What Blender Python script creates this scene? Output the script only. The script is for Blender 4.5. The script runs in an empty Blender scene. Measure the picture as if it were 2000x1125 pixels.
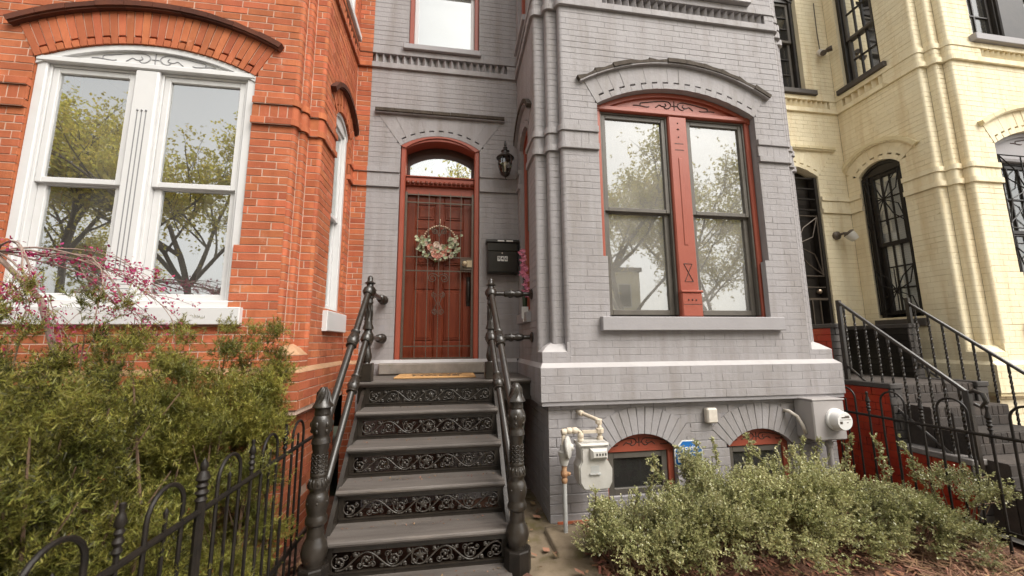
import bpy, bmesh, math, random
import numpy as np
from mathutils import Vector, Matrix
random.seed(7); RNG = np.random.default_rng(7)
R_ = math.radians; PI = math.pi
SC = bpy.context.scene; COL = SC.collection

# ------------------------------------------------------------------ camera
F_PX = 750.44
PITCH, YAW, ROLL = R_(8.217), R_(8.748), R_(-0.411)
EYE = Vector((0, 0, 1.6))
fwd = Vector((math.sin(YAW)*math.cos(PITCH), math.cos(YAW)*math.cos(PITCH), math.sin(PITCH)))
rgt = Vector((math.cos(YAW), -math.sin(YAW), 0)); upv = rgt.cross(fwd)
c_, s_ = math.cos(ROLL), math.sin(ROLL)
rgt, upv = c_*rgt + s_*upv, -s_*rgt + c_*upv
cd = bpy.data.cameras.new('camera'); cam = bpy.data.objects.new('camera', cd); COL.objects.link(cam)
mw = Matrix((rgt, upv, -fwd)).transposed().to_4x4(); mw.translation = EYE
cam.matrix_world = mw
cd.sensor_width = 36; cd.lens = 36*F_PX/2000; cd.clip_start = 0.05; cd.clip_end = 400
cd.dof.use_dof = True; cd.dof.focus_distance = 3.7; cd.dof.aperture_fstop = 2.2
SC.camera = cam

# ------------------------------------------------------------------ light
SUN_EL, SUN_AZ = R_(50), R_(40)          # bright overcast, from behind the camera and a little to the right
w = bpy.data.worlds.new('World'); SC.world = w; w.use_nodes = True
nt = w.node_tree; nt.nodes.clear()
out = nt.nodes.new('ShaderNodeOutputWorld'); bg = nt.nodes.new('ShaderNodeBackground'); sky = nt.nodes.new('ShaderNodeTexSky')
sky.sky_type = 'NISHITA'; sky.sun_disc = False; sky.sun_elevation = SUN_EL; sky.sun_rotation = PI - SUN_AZ
sky.air_density = 1.0; sky.dust_density = 3.0; sky.ozone_density = 1.0
hs = nt.nodes.new('ShaderNodeHueSaturation'); hs.inputs['Saturation'].default_value = 0.12
wb = nt.nodes.new('ShaderNodeMix'); wb.data_type = 'RGBA'; wb.blend_type = 'MULTIPLY'; wb.inputs[0].default_value = 1; wb.inputs[7].default_value = (1, 0.975, 0.94, 1)   # the photograph's warm white balance
nt.links.new(sky.outputs[0], hs.inputs['Color']); nt.links.new(hs.outputs[0], wb.inputs[6]); nt.links.new(wb.outputs[2], bg.inputs[0])
bg.inputs[1].default_value = 0.15; nt.links.new(bg.outputs[0], out.inputs[0])
sd = bpy.data.lights.new('sun', 'SUN'); so = bpy.data.objects.new('sun', sd); COL.objects.link(so)
sd.energy = 1.5; sd.angle = R_(38); sd.color = (1, 0.955, 0.89)
sdir = Vector((math.sin(SUN_AZ)*math.cos(SUN_EL), -math.cos(SUN_AZ)*math.cos(SUN_EL), math.sin(SUN_EL)))
so.rotation_euler = sdir.to_track_quat('Z', 'Y').to_euler(); so.location = (0, -5, 9)
vs = SC.view_settings
vs.view_transform = 'Standard'; vs.look = 'None'; vs.exposure = 1.15; vs.gamma = 1; vs.use_curve_mapping = False
SC.display_settings.display_device = 'sRGB'
SC.cycles.max_bounces = 8; SC.cycles.transparent_max_bounces = 12

# ------------------------------------------------------------------ materials
def mat(name, col, col2=None, rough=0.6, scale=6.0, spec=0.5, metal=0.0, bump=0.0, bscale=60.0, rnd=0.0, huev=0.0,
        stain=None, stain_scale=2.0, stain_at=0.6, translucent=0.0, stretch=None, streak=None, streak_at=0.6, rough2=None, coat=0.0, facing_wear=None):
    m = bpy.data.materials.new(name); m.use_nodes = True; T = m.node_tree; N = T.nodes; L = T.links; N.clear()
    o = N.new('ShaderNodeOutputMaterial'); p = N.new('ShaderNodeBsdfPrincipled')
    p.inputs['Roughness'].default_value = rough; p.inputs['Metallic'].default_value = metal
    p.inputs['Specular IOR Level'].default_value = spec; p.inputs['Coat Weight'].default_value = coat
    g = N.new('ShaderNodeNewGeometry'); pos = g.outputs['Position']
    if stretch:
        mp = N.new('ShaderNodeMapping'); mp.inputs['Scale'].default_value = stretch; L.new(pos, mp.inputs[0]); pos = mp.outputs[0]
    def noise(sc, det=5, rg=0.6):
        n = N.new('ShaderNodeTexNoise'); n.inputs['Scale'].default_value = sc; n.inputs['Detail'].default_value = det
        n.inputs['Roughness'].default_value = rg; L.new(pos, n.inputs['Vector']); return n.outputs['Fac']
    def mixc(fac, a, b):
        x = N.new('ShaderNodeMix'); x.data_type = 'RGBA'
        for sock, v in ((x.inputs[0], fac), (x.inputs[6], a), (x.inputs[7], b)):
            if isinstance(v, (tuple, list)): sock.default_value = (*v, 1)
            elif isinstance(v, (int, float)): sock.default_value = v
            else: L.new(v, sock)
        return x.outputs[2]
    def ramp(fac, a, b):
        r = N.new('ShaderNodeMapRange'); r.inputs[1].default_value = a; r.inputs[2].default_value = b; L.new(fac, r.inputs[0]); return r.outputs[0]
    c = col
    if col2: c = mixc(ramp(noise(scale), 0.32, 0.68), col, col2)
    if rnd or huev:
        at = N.new('ShaderNodeAttribute'); at.attribute_name = 'rnd'; oi = N.new('ShaderNodeObjectInfo')
        ad = N.new('ShaderNodeMath'); ad.operation = 'ADD'; L.new(at.outputs['Fac'], ad.inputs[0]); L.new(oi.outputs['Random'], ad.inputs[1])
        fr = N.new('ShaderNodeMath'); fr.operation = 'FRACT'; L.new(ad.outputs[0], fr.inputs[0])
        h = N.new('ShaderNodeHueSaturation')
        if isinstance(c, tuple): h.inputs['Color'].default_value = (*c, 1)
        else: L.new(c, h.inputs['Color'])
        mr = N.new('ShaderNodeMapRange'); mr.inputs[3].default_value = 1-rnd; mr.inputs[4].default_value = 1+rnd; L.new(fr.outputs[0], mr.inputs[0]); L.new(mr.outputs[0], h.inputs['Value'])
        m7 = N.new('ShaderNodeMath'); m7.operation = 'MULTIPLY'; m7.inputs[1].default_value = 7.31; L.new(fr.outputs[0], m7.inputs[0])
        f7 = N.new('ShaderNodeMath'); f7.operation = 'FRACT'; L.new(m7.outputs[0], f7.inputs[0])
        mh = N.new('ShaderNodeMapRange'); mh.inputs[3].default_value = 0.5-huev; mh.inputs[4].default_value = 0.5+huev; L.new(f7.outputs[0], mh.inputs[0]); L.new(mh.outputs[0], h.inputs['Hue'])
        c = h.outputs[0]
    if stain: c = mixc(ramp(noise(stain_scale, 8, 0.7), stain_at, stain_at+0.16), c, stain)
    if streak:                                     # rain-washed grime running down the wall
        mp2 = N.new('ShaderNodeMapping'); mp2.inputs['Scale'].default_value = (5, 5, 0.45); L.new(g.outputs['Position'], mp2.inputs[0])
        n2 = N.new('ShaderNodeTexNoise'); n2.inputs['Scale'].default_value = 1.3; n2.inputs['Detail'].default_value = 7; n2.inputs['Roughness'].default_value = 0.62; L.new(mp2.outputs[0], n2.inputs['Vector'])
        c = mixc(ramp(n2.outputs['Fac'], streak_at-0.1, streak_at+0.2), c, streak)
    if isinstance(c, tuple): p.inputs['Base Color'].default_value = (*c, 1)
    else: L.new(c, p.inputs['Base Color'])
    if rough2 is not None:
        mr = N.new('ShaderNodeMapRange'); mr.inputs[3].default_value = rough; mr.inputs[4].default_value = rough2
        L.new(noise(scale*2.3), mr.inputs[0]); L.new(mr.outputs[0], p.inputs['Roughness'])
    if bump:
        b = N.new('ShaderNodeBump'); b.inputs['Strength'].default_value = bump; b.inputs['Distance'].default_value = 0.006
        L.new(noise(bscale, 6, 0.65), b.inputs['Height']); L.new(b.outputs[0], p.inputs['Normal'])
    sh = p.outputs[0]
    if translucent:
        t = N.new('ShaderNodeBsdfTranslucent'); mx = N.new('ShaderNodeMixShader'); mx.inputs[0].default_value = translucent
        if isinstance(c, tuple): t.inputs[0].default_value = (*c, 1)
        else: L.new(c, t.inputs[0])
        L.new(sh, mx.inputs[1]); L.new(t.outputs[0], mx.inputs[2]); sh = mx.outputs[0]
    L.new(sh, o.inputs[0]); return m

def glass_mat(name, refl=0.3, tint=(0.86, 0.9, 0.88), wav=0.02, rough=0.0, haze=0.0):
    m = bpy.data.materials.new(name); m.use_nodes = True; T = m.node_tree; N = T.nodes; L = T.links; N.clear()
    o = N.new('ShaderNodeOutputMaterial'); t = N.new('ShaderNodeBsdfTransparent'); t.inputs[0].default_value = (*tint, 1)
    g = N.new('ShaderNodeBsdfGlossy'); g.inputs['Roughness'].default_value = rough; g.inputs[0].default_value = (0.95, 0.97, 0.96, 1)
    fr = N.new('ShaderNodeFresnel'); fr.inputs[0].default_value = 1.5
    mr = N.new('ShaderNodeMapRange'); mr.inputs[1].default_value = 0.0; mr.inputs[2].default_value = 1.0; mr.inputs[3].default_value = refl-0.03; mr.inputs[4].default_value = 1.0
    geo = N.new('ShaderNodeNewGeometry'); n = N.new('ShaderNodeTexNoise'); n.inputs['Scale'].default_value = 1.7; n.inputs['Detail'].default_value = 1
    L.new(geo.outputs['Position'], n.inputs['Vector'])
    b = N.new('ShaderNodeBump'); b.inputs['Strength'].default_value = wav; b.inputs['Distance'].default_value = 0.05
    L.new(n.outputs['Fac'], b.inputs['Height']); L.new(b.outputs[0], g.inputs['Normal'])
    mx = N.new('ShaderNodeMixShader'); L.new(fr.outputs[0], mr.inputs[0]); L.new(mr.outputs[0], mx.inputs[0])
    L.new(t.outputs[0], mx.inputs[1]); L.new(g.outputs[0], mx.inputs[2]); last = mx.outputs[0]
    if haze:                                          # pale film as of dust and screen, added to haze the reflections
        d = N.new('ShaderNodeBsdfDiffuse'); d.inputs[0].default_value = (0.62, 0.60, 0.56, 1); m2 = N.new('ShaderNodeMixShader'); n3 = N.new('ShaderNodeTexNoise'); n3.inputs['Scale'].default_value = 3; n3.inputs['Detail'].default_value = 6
        L.new(geo.outputs['Position'], n3.inputs['Vector']); r3 = N.new('ShaderNodeMapRange'); r3.inputs[1].default_value = 0.3; r3.inputs[2].default_value = 0.7; r3.inputs[3].default_value = haze*0.6; r3.inputs[4].default_value = haze*1.4
        L.new(n3.outputs['Fac'], r3.inputs[0]); L.new(r3.outputs[0], m2.inputs[0]); L.new(last, m2.inputs[1]); L.new(d.outputs[0], m2.inputs[2]); last = m2.outputs[0]
    L.new(last, o.inputs[0]); return m

M = {}
M['brick_red'] = mat('brick_red', (0.445, 0.136, 0.062), (0.365, 0.103, 0.046), rough=0.88, scale=9, rnd=0.19, huev=0.005, bump=0.5, bscale=90, spec=0.25,
                     stain=(0.56, 0.30, 0.21), stain_scale=6, stain_at=0.60, streak=(0.30, 0.085, 0.036), streak_at=0.56)
M['mortar_red'] = mat('mortar_red', (0.56, 0.41, 0.33), (0.45, 0.30, 0.225), rough=0.95, scale=5, bump=0.4, bscale=150, spec=0.1)
M['brick_dark'] = mat('brick_dark', (0.11, 0.035, 0.018), (0.07, 0.025, 0.016), rough=0.85, rnd=0.25, bump=0.5, bscale=90, spec=0.25)
M['brick_grey'] = mat('brick_grey', (0.322, 0.304, 0.305), (0.296, 0.279, 0.28), rough=0.72, scale=3, rnd=0.03, bump=0.7, bscale=32, spec=0.35,
                      stain=(0.265, 0.242, 0.238), stain_scale=3, stain_at=0.60, streak=(0.235, 0.212, 0.20), streak_at=0.55)
M['mortar_grey'] = mat('mortar_grey', (0.29, 0.275, 0.279), (0.262, 0.248, 0.252), rough=0.7, scale=4, bump=0.5, bscale=90, spec=0.3)
M['hood_grey'] = mat('hood_grey', (0.085, 0.068, 0.053), (0.045, 0.035, 0.027), rough=0.8, scale=12, bump=0.6, bscale=60, spec=0.2)  # weathered brown, darkened further for the shadow under the hoods
M['brick_yellow'] = mat('brick_yellow', (0.82, 0.735, 0.53), (0.78, 0.685, 0.475), rough=0.8, scale=2.5, rnd=0.025, bump=0.7, bscale=32, spec=0.35,
                        stain=(0.69, 0.56, 0.34), stain_scale=2.2, stain_at=0.62, streak=(0.64, 0.50, 0.29), streak_at=0.58)
M['mortar_yellow'] = mat('mortar_yellow', (0.66, 0.565, 0.36), (0.54, 0.44, 0.25), rough=0.7, scale=4, bump=0.4, bscale=90, spec=0.3)
M['hood_yellow'] = mat('hood_yellow', (0.72, 0.63, 0.41), (0.66, 0.56, 0.34), rough=0.7, scale=6, bump=0.4, spec=0.3)
M['paint_red'] = mat('paint_red', (0.315, 0.078, 0.046), (0.28, 0.064, 0.037), rough=0.42, scale=5, bump=0.12, bscale=35, spec=0.4, stain=(0.42, 0.14, 0.09), stain_scale=8, stain_at=0.66)
M['door_red'] = mat('door_red', (0.165, 0.030, 0.010), (0.125, 0.021, 0.007), rough=0.36, scale=3, bump=0.1, bscale=50, spec=0.45, stretch=(8, 8, 1))
M['sash_dark'] = mat('sash_dark', (0.055, 0.02, 0.012), (0.04, 0.014, 0.009), rough=0.5)
M['carving'] = mat('carving', (0.05, 0.022, 0.015), rough=0.7)
M['carving_grey'] = mat('carving_grey', (0.22, 0.22, 0.225), rough=0.7)
M['white_paint'] = mat('white_paint', (0.60, 0.595, 0.59), (0.565, 0.56, 0.555), rough=0.4, scale=4, bump=0.06, bscale=30, spec=0.4)
M['storm_frame'] = mat('storm_frame', (0.115, 0.102, 0.085), (0.09, 0.08, 0.067), rough=0.5, scale=8, spec=0.4, bump=0.1)
M['black_frame'] = mat('black_frame', (0.014, 0.011, 0.009), (0.028, 0.022, 0.017), rough=0.45, scale=7, spec=0.4, bump=0.15)
M['grey_paint'] = mat('grey_paint', (0.318, 0.302, 0.306), (0.293, 0.278, 0.282), rough=0.55, scale=4, bump=0.2, bscale=40, spec=0.35)
M['grey_skylit'] = mat('grey_skylit', (0.42, 0.40, 0.395), (0.37, 0.35, 0.345), rough=0.6, scale=6, bump=0.3, bscale=40, spec=0.3)  # lighter copy of the grey: skylight on up-facing slopes put into the colour
M['dark_sill'] = mat('dark_sill', (0.06, 0.05, 0.043), (0.085, 0.073, 0.065), rough=0.6, scale=6, bump=0.2)
M['iron'] = mat('iron', (0.016, 0.0125, 0.0095), (0.030, 0.0235, 0.0175), rough=0.2, rough2=0.42, scale=9, bump=0.2, bscale=38, spec=0.55, stain=(0.06, 0.038, 0.022), stain_scale=26, stain_at=0.68)
M['iron_highlit'] = mat('iron_highlit', (0.030, 0.025, 0.02), (0.058, 0.049, 0.04), rough=0.3, scale=22, bump=0.15, spec=0.5, stain=(0.10, 0.055, 0.03), stain_scale=30, stain_at=0.66)  # iron lightened so the scrollwork's highlights are in the colour; rust spots besides
M['iron_dull'] = mat('iron_dull', (0.010, 0.008, 0.0065), (0.019, 0.0145, 0.011), rough=0.5, scale=14, bump=0.25, bscale=70, spec=0.28, stain=(0.09, 0.045, 0.02), stain_scale=18, stain_at=0.68)
M['tread'] = mat('tread', (0.135, 0.118, 0.105), (0.078, 0.067, 0.059), rough=0.42, rough2=0.62, scale=5, bump=0.5, bscale=26, spec=0.4, stretch=(0.35, 3.5, 3.5), stain=(0.17, 0.14, 0.115), stain_scale=4, stain_at=0.58)
M['room'] = mat('room', (0.16, 0.14, 0.12), rough=0.9)
M['floor_wood'] = mat('floor_wood', (0.12, 0.07, 0.04), rough=0.5)
M['curtain'] = mat('curtain', (0.62, 0.60, 0.56), rough=0.9, translucent=0.3)
M['blind'] = mat('blind', (0.82, 0.80, 0.76), rough=0.7)
M['glass'] = glass_mat('glass', 0.46, haze=0.05)
M['glass_storm'] = glass_mat('glass_storm', 0.25, (0.8, 0.8, 0.78), 0.012, haze=0.20)
M['glass_old'] = glass_mat('glass_old', 0.12, (0.93, 0.94, 0.92), 0.03, haze=0.04)
M['glass_lamp'] = glass_mat('glass_lamp', 0.14, (0.97, 0.96, 0.93), 0.0)
M['ledge_red'] = mat('ledge_red', (0.42, 0.25, 0.145), (0.34, 0.19, 0.10), rough=0.9, scale=6, bump=0.5, bscale=50, stain=(0.22, 0.17, 0.08), stain_scale=4, stain_at=0.55)
M['blind_sheer'] = mat('blind_sheer', (0.6, 0.58, 0.54), rough=0.9)
M['stone'] = mat('stone', (0.23, 0.2, 0.17), (0.15, 0.13, 0.11), rough=0.85, scale=8, bump=0.5, bscale=50, stain=(0.12, 0.11, 0.05), stain_scale=5)
M['metal_pale'] = mat('metal_pale', (0.5, 0.42, 0.36), rough=0.4, metal=0.3)
M['brass'] = mat('brass', (0.62, 0.5, 0.36), rough=0.3, metal=0.9)
M['bronze'] = mat('bronze', (0.085, 0.066, 0.05), (0.12, 0.095, 0.072), rough=0.42, metal=0.3, scale=20, spec=0.5)
M['mailbox'] = mat('mailbox', (0.012, 0.0105, 0.008), (0.018, 0.015, 0.012), rough=0.33, scale=5, spec=0.5, bump=0.03, bscale=30)
M['sticker'] = mat('sticker', (0.75, 0.74, 0.7), rough=0.5)
M['print_black'] = mat('print_black', (0.015, 0.013, 0.012), rough=0.6)
M['coir'] = mat('coir', (0.50, 0.30, 0.14), (0.40, 0.22, 0.09), rough=0.95, scale=120, bump=0.9, bscale=220, spec=0.1)
M['gas_grey'] = mat('gas_grey', (0.50, 0.485, 0.45), (0.42, 0.40, 0.365), rough=0.5, scale=10, bump=0.25, bscale=40, spec=0.4, stain=(0.40, 0.26, 0.17), stain_scale=11, stain_at=0.63)
M['gas_pipe'] = mat('gas_pipe', (0.56, 0.49, 0.39), (0.48, 0.40, 0.30), rough=0.6, scale=18, bump=0.3, bscale=60, stain=(0.36, 0.20, 0.09), stain_scale=16, stain_at=0.60)
M['rust'] = mat('rust', (0.27, 0.12, 0.05), (0.40, 0.25, 0.14), rough=0.85, scale=25, bump=0.5, bscale=80)
M['pipe_pale'] = mat('pipe_pale', (0.42, 0.43, 0.42), (0.36, 0.35, 0.33), rough=0.6, scale=20, bump=0.2, stain=(0.25, 0.14, 0.07), stain_scale=12)
M['meter_box'] = mat('meter_box', (0.36, 0.335, 0.325), (0.335, 0.31, 0.30), rough=0.4, scale=4, spec=0.4, bump=0.05)
M['meter_white'] = mat('meter_white', (0.72, 0.71, 0.69), rough=0.35)
M['plastic_white'] = mat('plastic_white', (0.62, 0.57, 0.50), (0.54, 0.48, 0.41), rough=0.5, scale=30, bump=0.2, stain=(0.35, 0.24, 0.15), stain_scale=20, stain_at=0.64)
M['sign_blue'] = mat('sign_blue', (0.012, 0.13, 0.40), rough=0.35)
M['stoop_red'] = mat('stoop_red', (0.40, 0.036, 0.010), (0.28, 0.021, 0.007), rough=0.4, scale=3.5, rnd=0.07, bump=0.3, bscale=50, spec=0.4, stain=(0.42, 0.085, 0.02), stain_scale=2.2, stain_at=0.55)
M['stoop_grey'] = mat('stoop_grey', (0.085, 0.076, 0.07), (0.06, 0.053, 0.048), rough=0.6, scale=6, rnd=0.18, bump=0.4, bscale=50, spec=0.3)
M['stoop_cap'] = mat('stoop_cap', (0.20, 0.185, 0.175), (0.15, 0.135, 0.125), rough=0.7, scale=9, bump=0.4)
M['black_wall'] = mat('black_wall', (0.012, 0.010, 0.009), (0.02, 0.017, 0.014), rough=0.5, scale=6, rnd=0.2, bump=0.4, bscale=50, spec=0.3)
M['step_brick'] = mat('step_brick', (0.062, 0.049, 0.041), (0.04, 0.032, 0.027), rough=0.85, scale=12, rnd=0.35, bump=0.6, bscale=80, stain=(0.15, 0.125, 0.095), stain_scale=9, stain_at=0.6)
M['concrete'] = mat('concrete', (0.21, 0.16, 0.105), (0.13, 0.098, 0.062), rough=0.9, scale=7, bump=0.5, bscale=70, stain=(0.11, 0.088, 0.03), stain_scale=3.5, stain_at=0.5)
M['sidewalk'] = mat('sidewalk', (0.34, 0.32, 0.29), (0.28, 0.26, 0.235), rough=0.9, scale=3, bump=0.3, bscale=90)
M['asphalt'] = mat('asphalt', (0.055, 0.055, 0.055), (0.045, 0.045, 0.045), rough=0.9, scale=30, bump=0.4, bscale=200)
M['ground'] = mat('ground', (0.10, 0.085, 0.05), (0.07, 0.085, 0.035), rough=0.95, scale=3, bump=0.5)
M['mulch'] = mat('mulch', (0.155, 0.07, 0.042), (0.085, 0.042, 0.026), rough=0.95, scale=22, bump=1.0, bscale=60)
M['chips'] = mat('chips', (0.24, 0.11, 0.065), rough=0.9, rnd=0.5, huev=0.02)
M['dry_leaf'] = mat('dry_leaf', (0.20, 0.11, 0.06), rough=0.8, rnd=0.5, huev=0.025)
M['straw'] = mat('straw', (0.25, 0.14, 0.08), rough=0.9, rnd=0.5, huev=0.02)
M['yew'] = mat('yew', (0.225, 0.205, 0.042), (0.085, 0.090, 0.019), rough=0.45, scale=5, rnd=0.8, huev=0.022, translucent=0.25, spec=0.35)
M['yew_dead'] = mat('yew_dead', (0.22, 0.08, 0.02), rough=0.7, rnd=0.4, huev=0.015)
M['boxleaf'] = mat('boxleaf', (0.385, 0.37, 0.185), (0.235, 0.24, 0.09), rough=0.32, scale=6, rnd=0.55, huev=0.022, translucent=0.22, spec=0.5)
M['bark'] = mat('bark', (0.16, 0.095, 0.055), (0.10, 0.062, 0.04), rough=0.9, scale=30, bump=0.6, bscale=60)
M['bark_pale'] = mat('bark_pale', (0.30, 0.22, 0.18), (0.2, 0.13, 0.105), rough=0.85, scale=30, bump=0.5, bscale=60)
M['blossom'] = mat('blossom', (0.33, 0.022, 0.095), rough=0.6, rnd=0.35, huev=0.015, translucent=0.25)
M['tree_leaf'] = mat('tree_leaf', (0.62, 0.52, 0.10), (0.50, 0.46, 0.10), rough=0.5, rnd=0.3, huev=0.02, translucent=0.55, scale=1)
M['tree_bark'] = mat('tree_bark', (0.15, 0.12, 0.10), (0.10, 0.08, 0.065), rough=0.9, scale=12, bump=0.5)
M['rose_pink'] = mat('rose_pink', (0.62, 0.26, 0.19), (0.68, 0.36, 0.28), rough=0.7, rnd=0.15, scale=40, translucent=0.2)
M['rose_cream'] = mat('rose_cream', (0.72, 0.62, 0.52), (0.66, 0.50, 0.40), rough=0.7, rnd=0.1, scale=40, translucent=0.2)
M['euca'] = mat('euca', (0.40, 0.42, 0.30), (0.30, 0.34, 0.19), rough=0.7, rnd=0.25, huev=0.02, scale=30, translucent=0.2)
M['wood_bead'] = mat('wood_bead', (0.50, 0.37, 0.26), (0.40, 0.28, 0.19), rough=0.6, scale=60)
M['pink_petal'] = mat('pink_petal', (0.70, 0.17, 0.30), (0.74, 0.34, 0.42), rough=0.6, rnd=0.25, huev=0.015, scale=50, translucent=0.2)
M['stem_green'] = mat('stem_green', (0.02, 0.04, 0.015), rough=0.5)
M['paper'] = mat('paper', (0.76, 0.75, 0.72), rough=0.7)
M['lamp_white'] = mat('lamp_white', (0.6, 0.58, 0.52), rough=0.35)
M['tile_roof'] = mat('tile_roof', (0.12, 0.10, 0.09), rough=0.8)
M['brick_far'] = mat('brick_far', (0.32, 0.17, 0.11), (0.26, 0.13, 0.085), rough=0.9, scale=2, bump=0.3, bscale=30)
bulb = bpy.data.materials.new('bulb_glow'); bulb.use_nodes = True
bulb.node_tree.nodes['Principled BSDF'].inputs['Emission Color'].default_value = (1, 0.72, 0.4, 1)
bulb.node_tree.nodes['Principled BSDF'].inputs['Emission Strength'].default_value = 14
M['bulb'] = bulb

# ------------------------------------------------------------------ mesh helpers
WM = {}                                            # world matrix of every object that parents others
class MB:
    def __init__(s): s.v = []; s.f = []; s.r = []
    def add(s, vs, fs, r=None):
        o = len(s.v); s.v += [tuple(p) for p in vs]; s.f += [tuple(i+o for i in f) for f in fs]
        if r is None: r = random.random()
        s.r += [r]*len(fs)
    def box(s, x0, x1, y0, y1, z0, z1):
        s.add([(x, y, z) for z in (z0, z1) for y in (y0, y1) for x in (x0, x1)],
              [(0, 2, 3, 1), (4, 5, 7, 6), (0, 1, 5, 4), (1, 3, 7, 5), (3, 2, 6, 7), (2, 0, 4, 6)])
    def cbox(s, x0, x1, y0, y1, z0, z1, b=0.004):   # box with all edges chamfered
        bm = bmesh.new(); bmesh.ops.create_cube(bm, size=1)
        for v in bm.verts: v.co = Vector(((x0+x1)/2+v.co.x*(x1-x0), (y0+y1)/2+v.co.y*(y1-y0), (z0+z1)/2+v.co.z*(z1-z0)))
        bmesh.ops.bevel(bm, geom=list(bm.edges), offset=min(b, 0.4*min(x1-x0, y1-y0, z1-z0)), segments=1, affect='EDGES')
        bm.verts.index_update(); s.add([v.co[:] for v in bm.verts], [[v.index for v in f.verts] for f in bm.faces]); bm.free()
    def fbox(s, f, u0, u1, v0, v1, n0, n1):
        s.add([f(u, v, n) for v in (v0, v1) for n in (n0, n1) for u in (u0, u1)],
              [(0, 2, 3, 1), (4, 5, 7, 6), (0, 1, 5, 4), (1, 3, 7, 5), (3, 2, 6, 7), (2, 0, 4, 6)])
    def fcbox(s, f, u0, u1, v0, v1, n0, n1, b=0.004):   # open-backed box with chamfered front
        s.add([f(u0, v0, n0), f(u1, v0, n0), f(u1, v1, n0), f(u0, v1, n0),
               f(u0, v0, n1-b), f(u1, v0, n1-b), f(u1, v1, n1-b), f(u0, v1, n1-b),
               f(u0+b, v0+b, n1), f(u1-b, v0+b, n1), f(u1-b, v1-b, n1), f(u0+b, v1-b, n1)],
              [(8, 9, 10, 11)] + [(4+i, 4+(i+1) % 4, 8+(i+1) % 4, 8+i) for i in range(4)] + [(i, (i+1) % 4, 4+(i+1) % 4, 4+i) for i in range(4)])
    def quad(s, a, b, c, d): s.add([a, b, c, d], [(0, 1, 2, 3)])
    def prism(s, f, pts, n0, n1, r=None):
        k = len(pts)
        s.add([f(u, v, n0) for u, v in pts] + [f(u, v, n1) for u, v in pts],
              [tuple(range(k, 2*k)), tuple(range(k))[::-1]] + [(i, (i+1) % k, k+(i+1) % k, k+i) for i in range(k)], r)
    def tube(s, pts, r, n=8, cap=True, rs=None):
        pts = [Vector(p) for p in pts]; k = len(pts); rs = rs or [r]*k
        t = (pts[1]-pts[0]).normalized(); a = t.cross(Vector((0, 0, 1)))
        if a.length < 0.05: a = t.cross(Vector((0, 1, 0)))
        a.normalize(); V = []
        for i, p in enumerate(pts):
            t = (pts[min(i+1, k-1)]-pts[max(i-1, 0)]).normalized()
            a = (a - t*a.dot(t)).normalized(); b = t.cross(a)
            V += [p + rs[i]*(math.cos(2*PI*j/n)*a + math.sin(2*PI*j/n)*b) for j in range(n)]
        F = [(i*n+j, i*n+(j+1) % n, (i+1)*n+(j+1) % n, (i+1)*n+j) for i in range(k-1) for j in range(n)]
        if cap: F += [tuple(range(n))[::-1], tuple(range((k-1)*n, k*n))]
        s.add(V, F)
    def lathe(s, prof, org=(0, 0, 0), axis=(0, 0, 1), n=16, cap=True):   # prof: (radius, height along axis)
        ax = Vector(axis).normalized(); a = ax.orthogonal().normalized(); b = ax.cross(a); o = Vector(org); k = len(prof)
        V = [o + ax*h + r*(math.cos(2*PI*j/n)*a + math.sin(2*PI*j/n)*b) for r, h in prof for j in range(n)]
        F = [(i*n+j, i*n+(j+1) % n, (i+1)*n+(j+1) % n, (i+1)*n+j) for i in range(k-1) for j in range(n)]
        if cap: F += [tuple(range(n))[::-1], tuple(range((k-1)*n, k*n))]
        s.add(V, F)
    def ball(s, c, r, n=10, sq=(1, 1, 1)):
        c = Vector(c); m = max(5, n//2+1); V = []; F = []
        for i in range(m+1):
            t = PI*i/m
            for j in range(n):
                V.append(c + Vector((r*sq[0]*math.sin(t)*math.cos(2*PI*j/n), r*sq[1]*math.sin(t)*math.sin(2*PI*j/n), r*sq[2]*math.cos(t))))
        F = [(i*n+j, i*n+(j+1) % n, (i+1)*n+(j+1) % n, (i+1)*n+j) for i in range(m) for j in range(n)]
        s.add(V, F)
    def build(s, name, m, parent=None, smooth=False):
        me = bpy.data.meshes.new(name); me.from_pydata(s.v, [], s.f)
        at = me.attributes.new('rnd', 'FLOAT', 'FACE'); at.data.foreach_set('value', np.array(s.r, np.float32))
        return put(name, me, m, parent, smooth)
def put(name, me, m, parent=None, smooth=False, matrix=None):
    if m is not None and not me.materials: me.materials.append(M[m] if isinstance(m, str) else m)
    if smooth is True: me.shade_smooth()
    elif smooth: me.shade_smooth(); me.set_sharp_from_angle(angle=R_(smooth))
    o = bpy.data.objects.new(name, me); COL.objects.link(o)
    wmx = matrix or Matrix.Identity(4); WM[o.name] = wmx.copy()
    if parent:
        o.parent = parent; o.matrix_parent_inverse = WM[parent.name].inverted()
    o.matrix_basis = wmx
    return o
def thing(name, label, cat, loc, group=None):
    o = bpy.data.objects.new(name, None); COL.objects.link(o); o.location = loc; o.empty_display_size = 0.1
    WM[o.name] = Matrix.Translation(loc); o['label'] = label; o['category'] = cat
    if group: o['group'] = group
    return o
def tag(o, label, cat, group=None):
    o['label'] = label; o['category'] = cat
    if group: o['group'] = group
    return o
def kind(o, k): o['kind'] = k; return o
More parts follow.
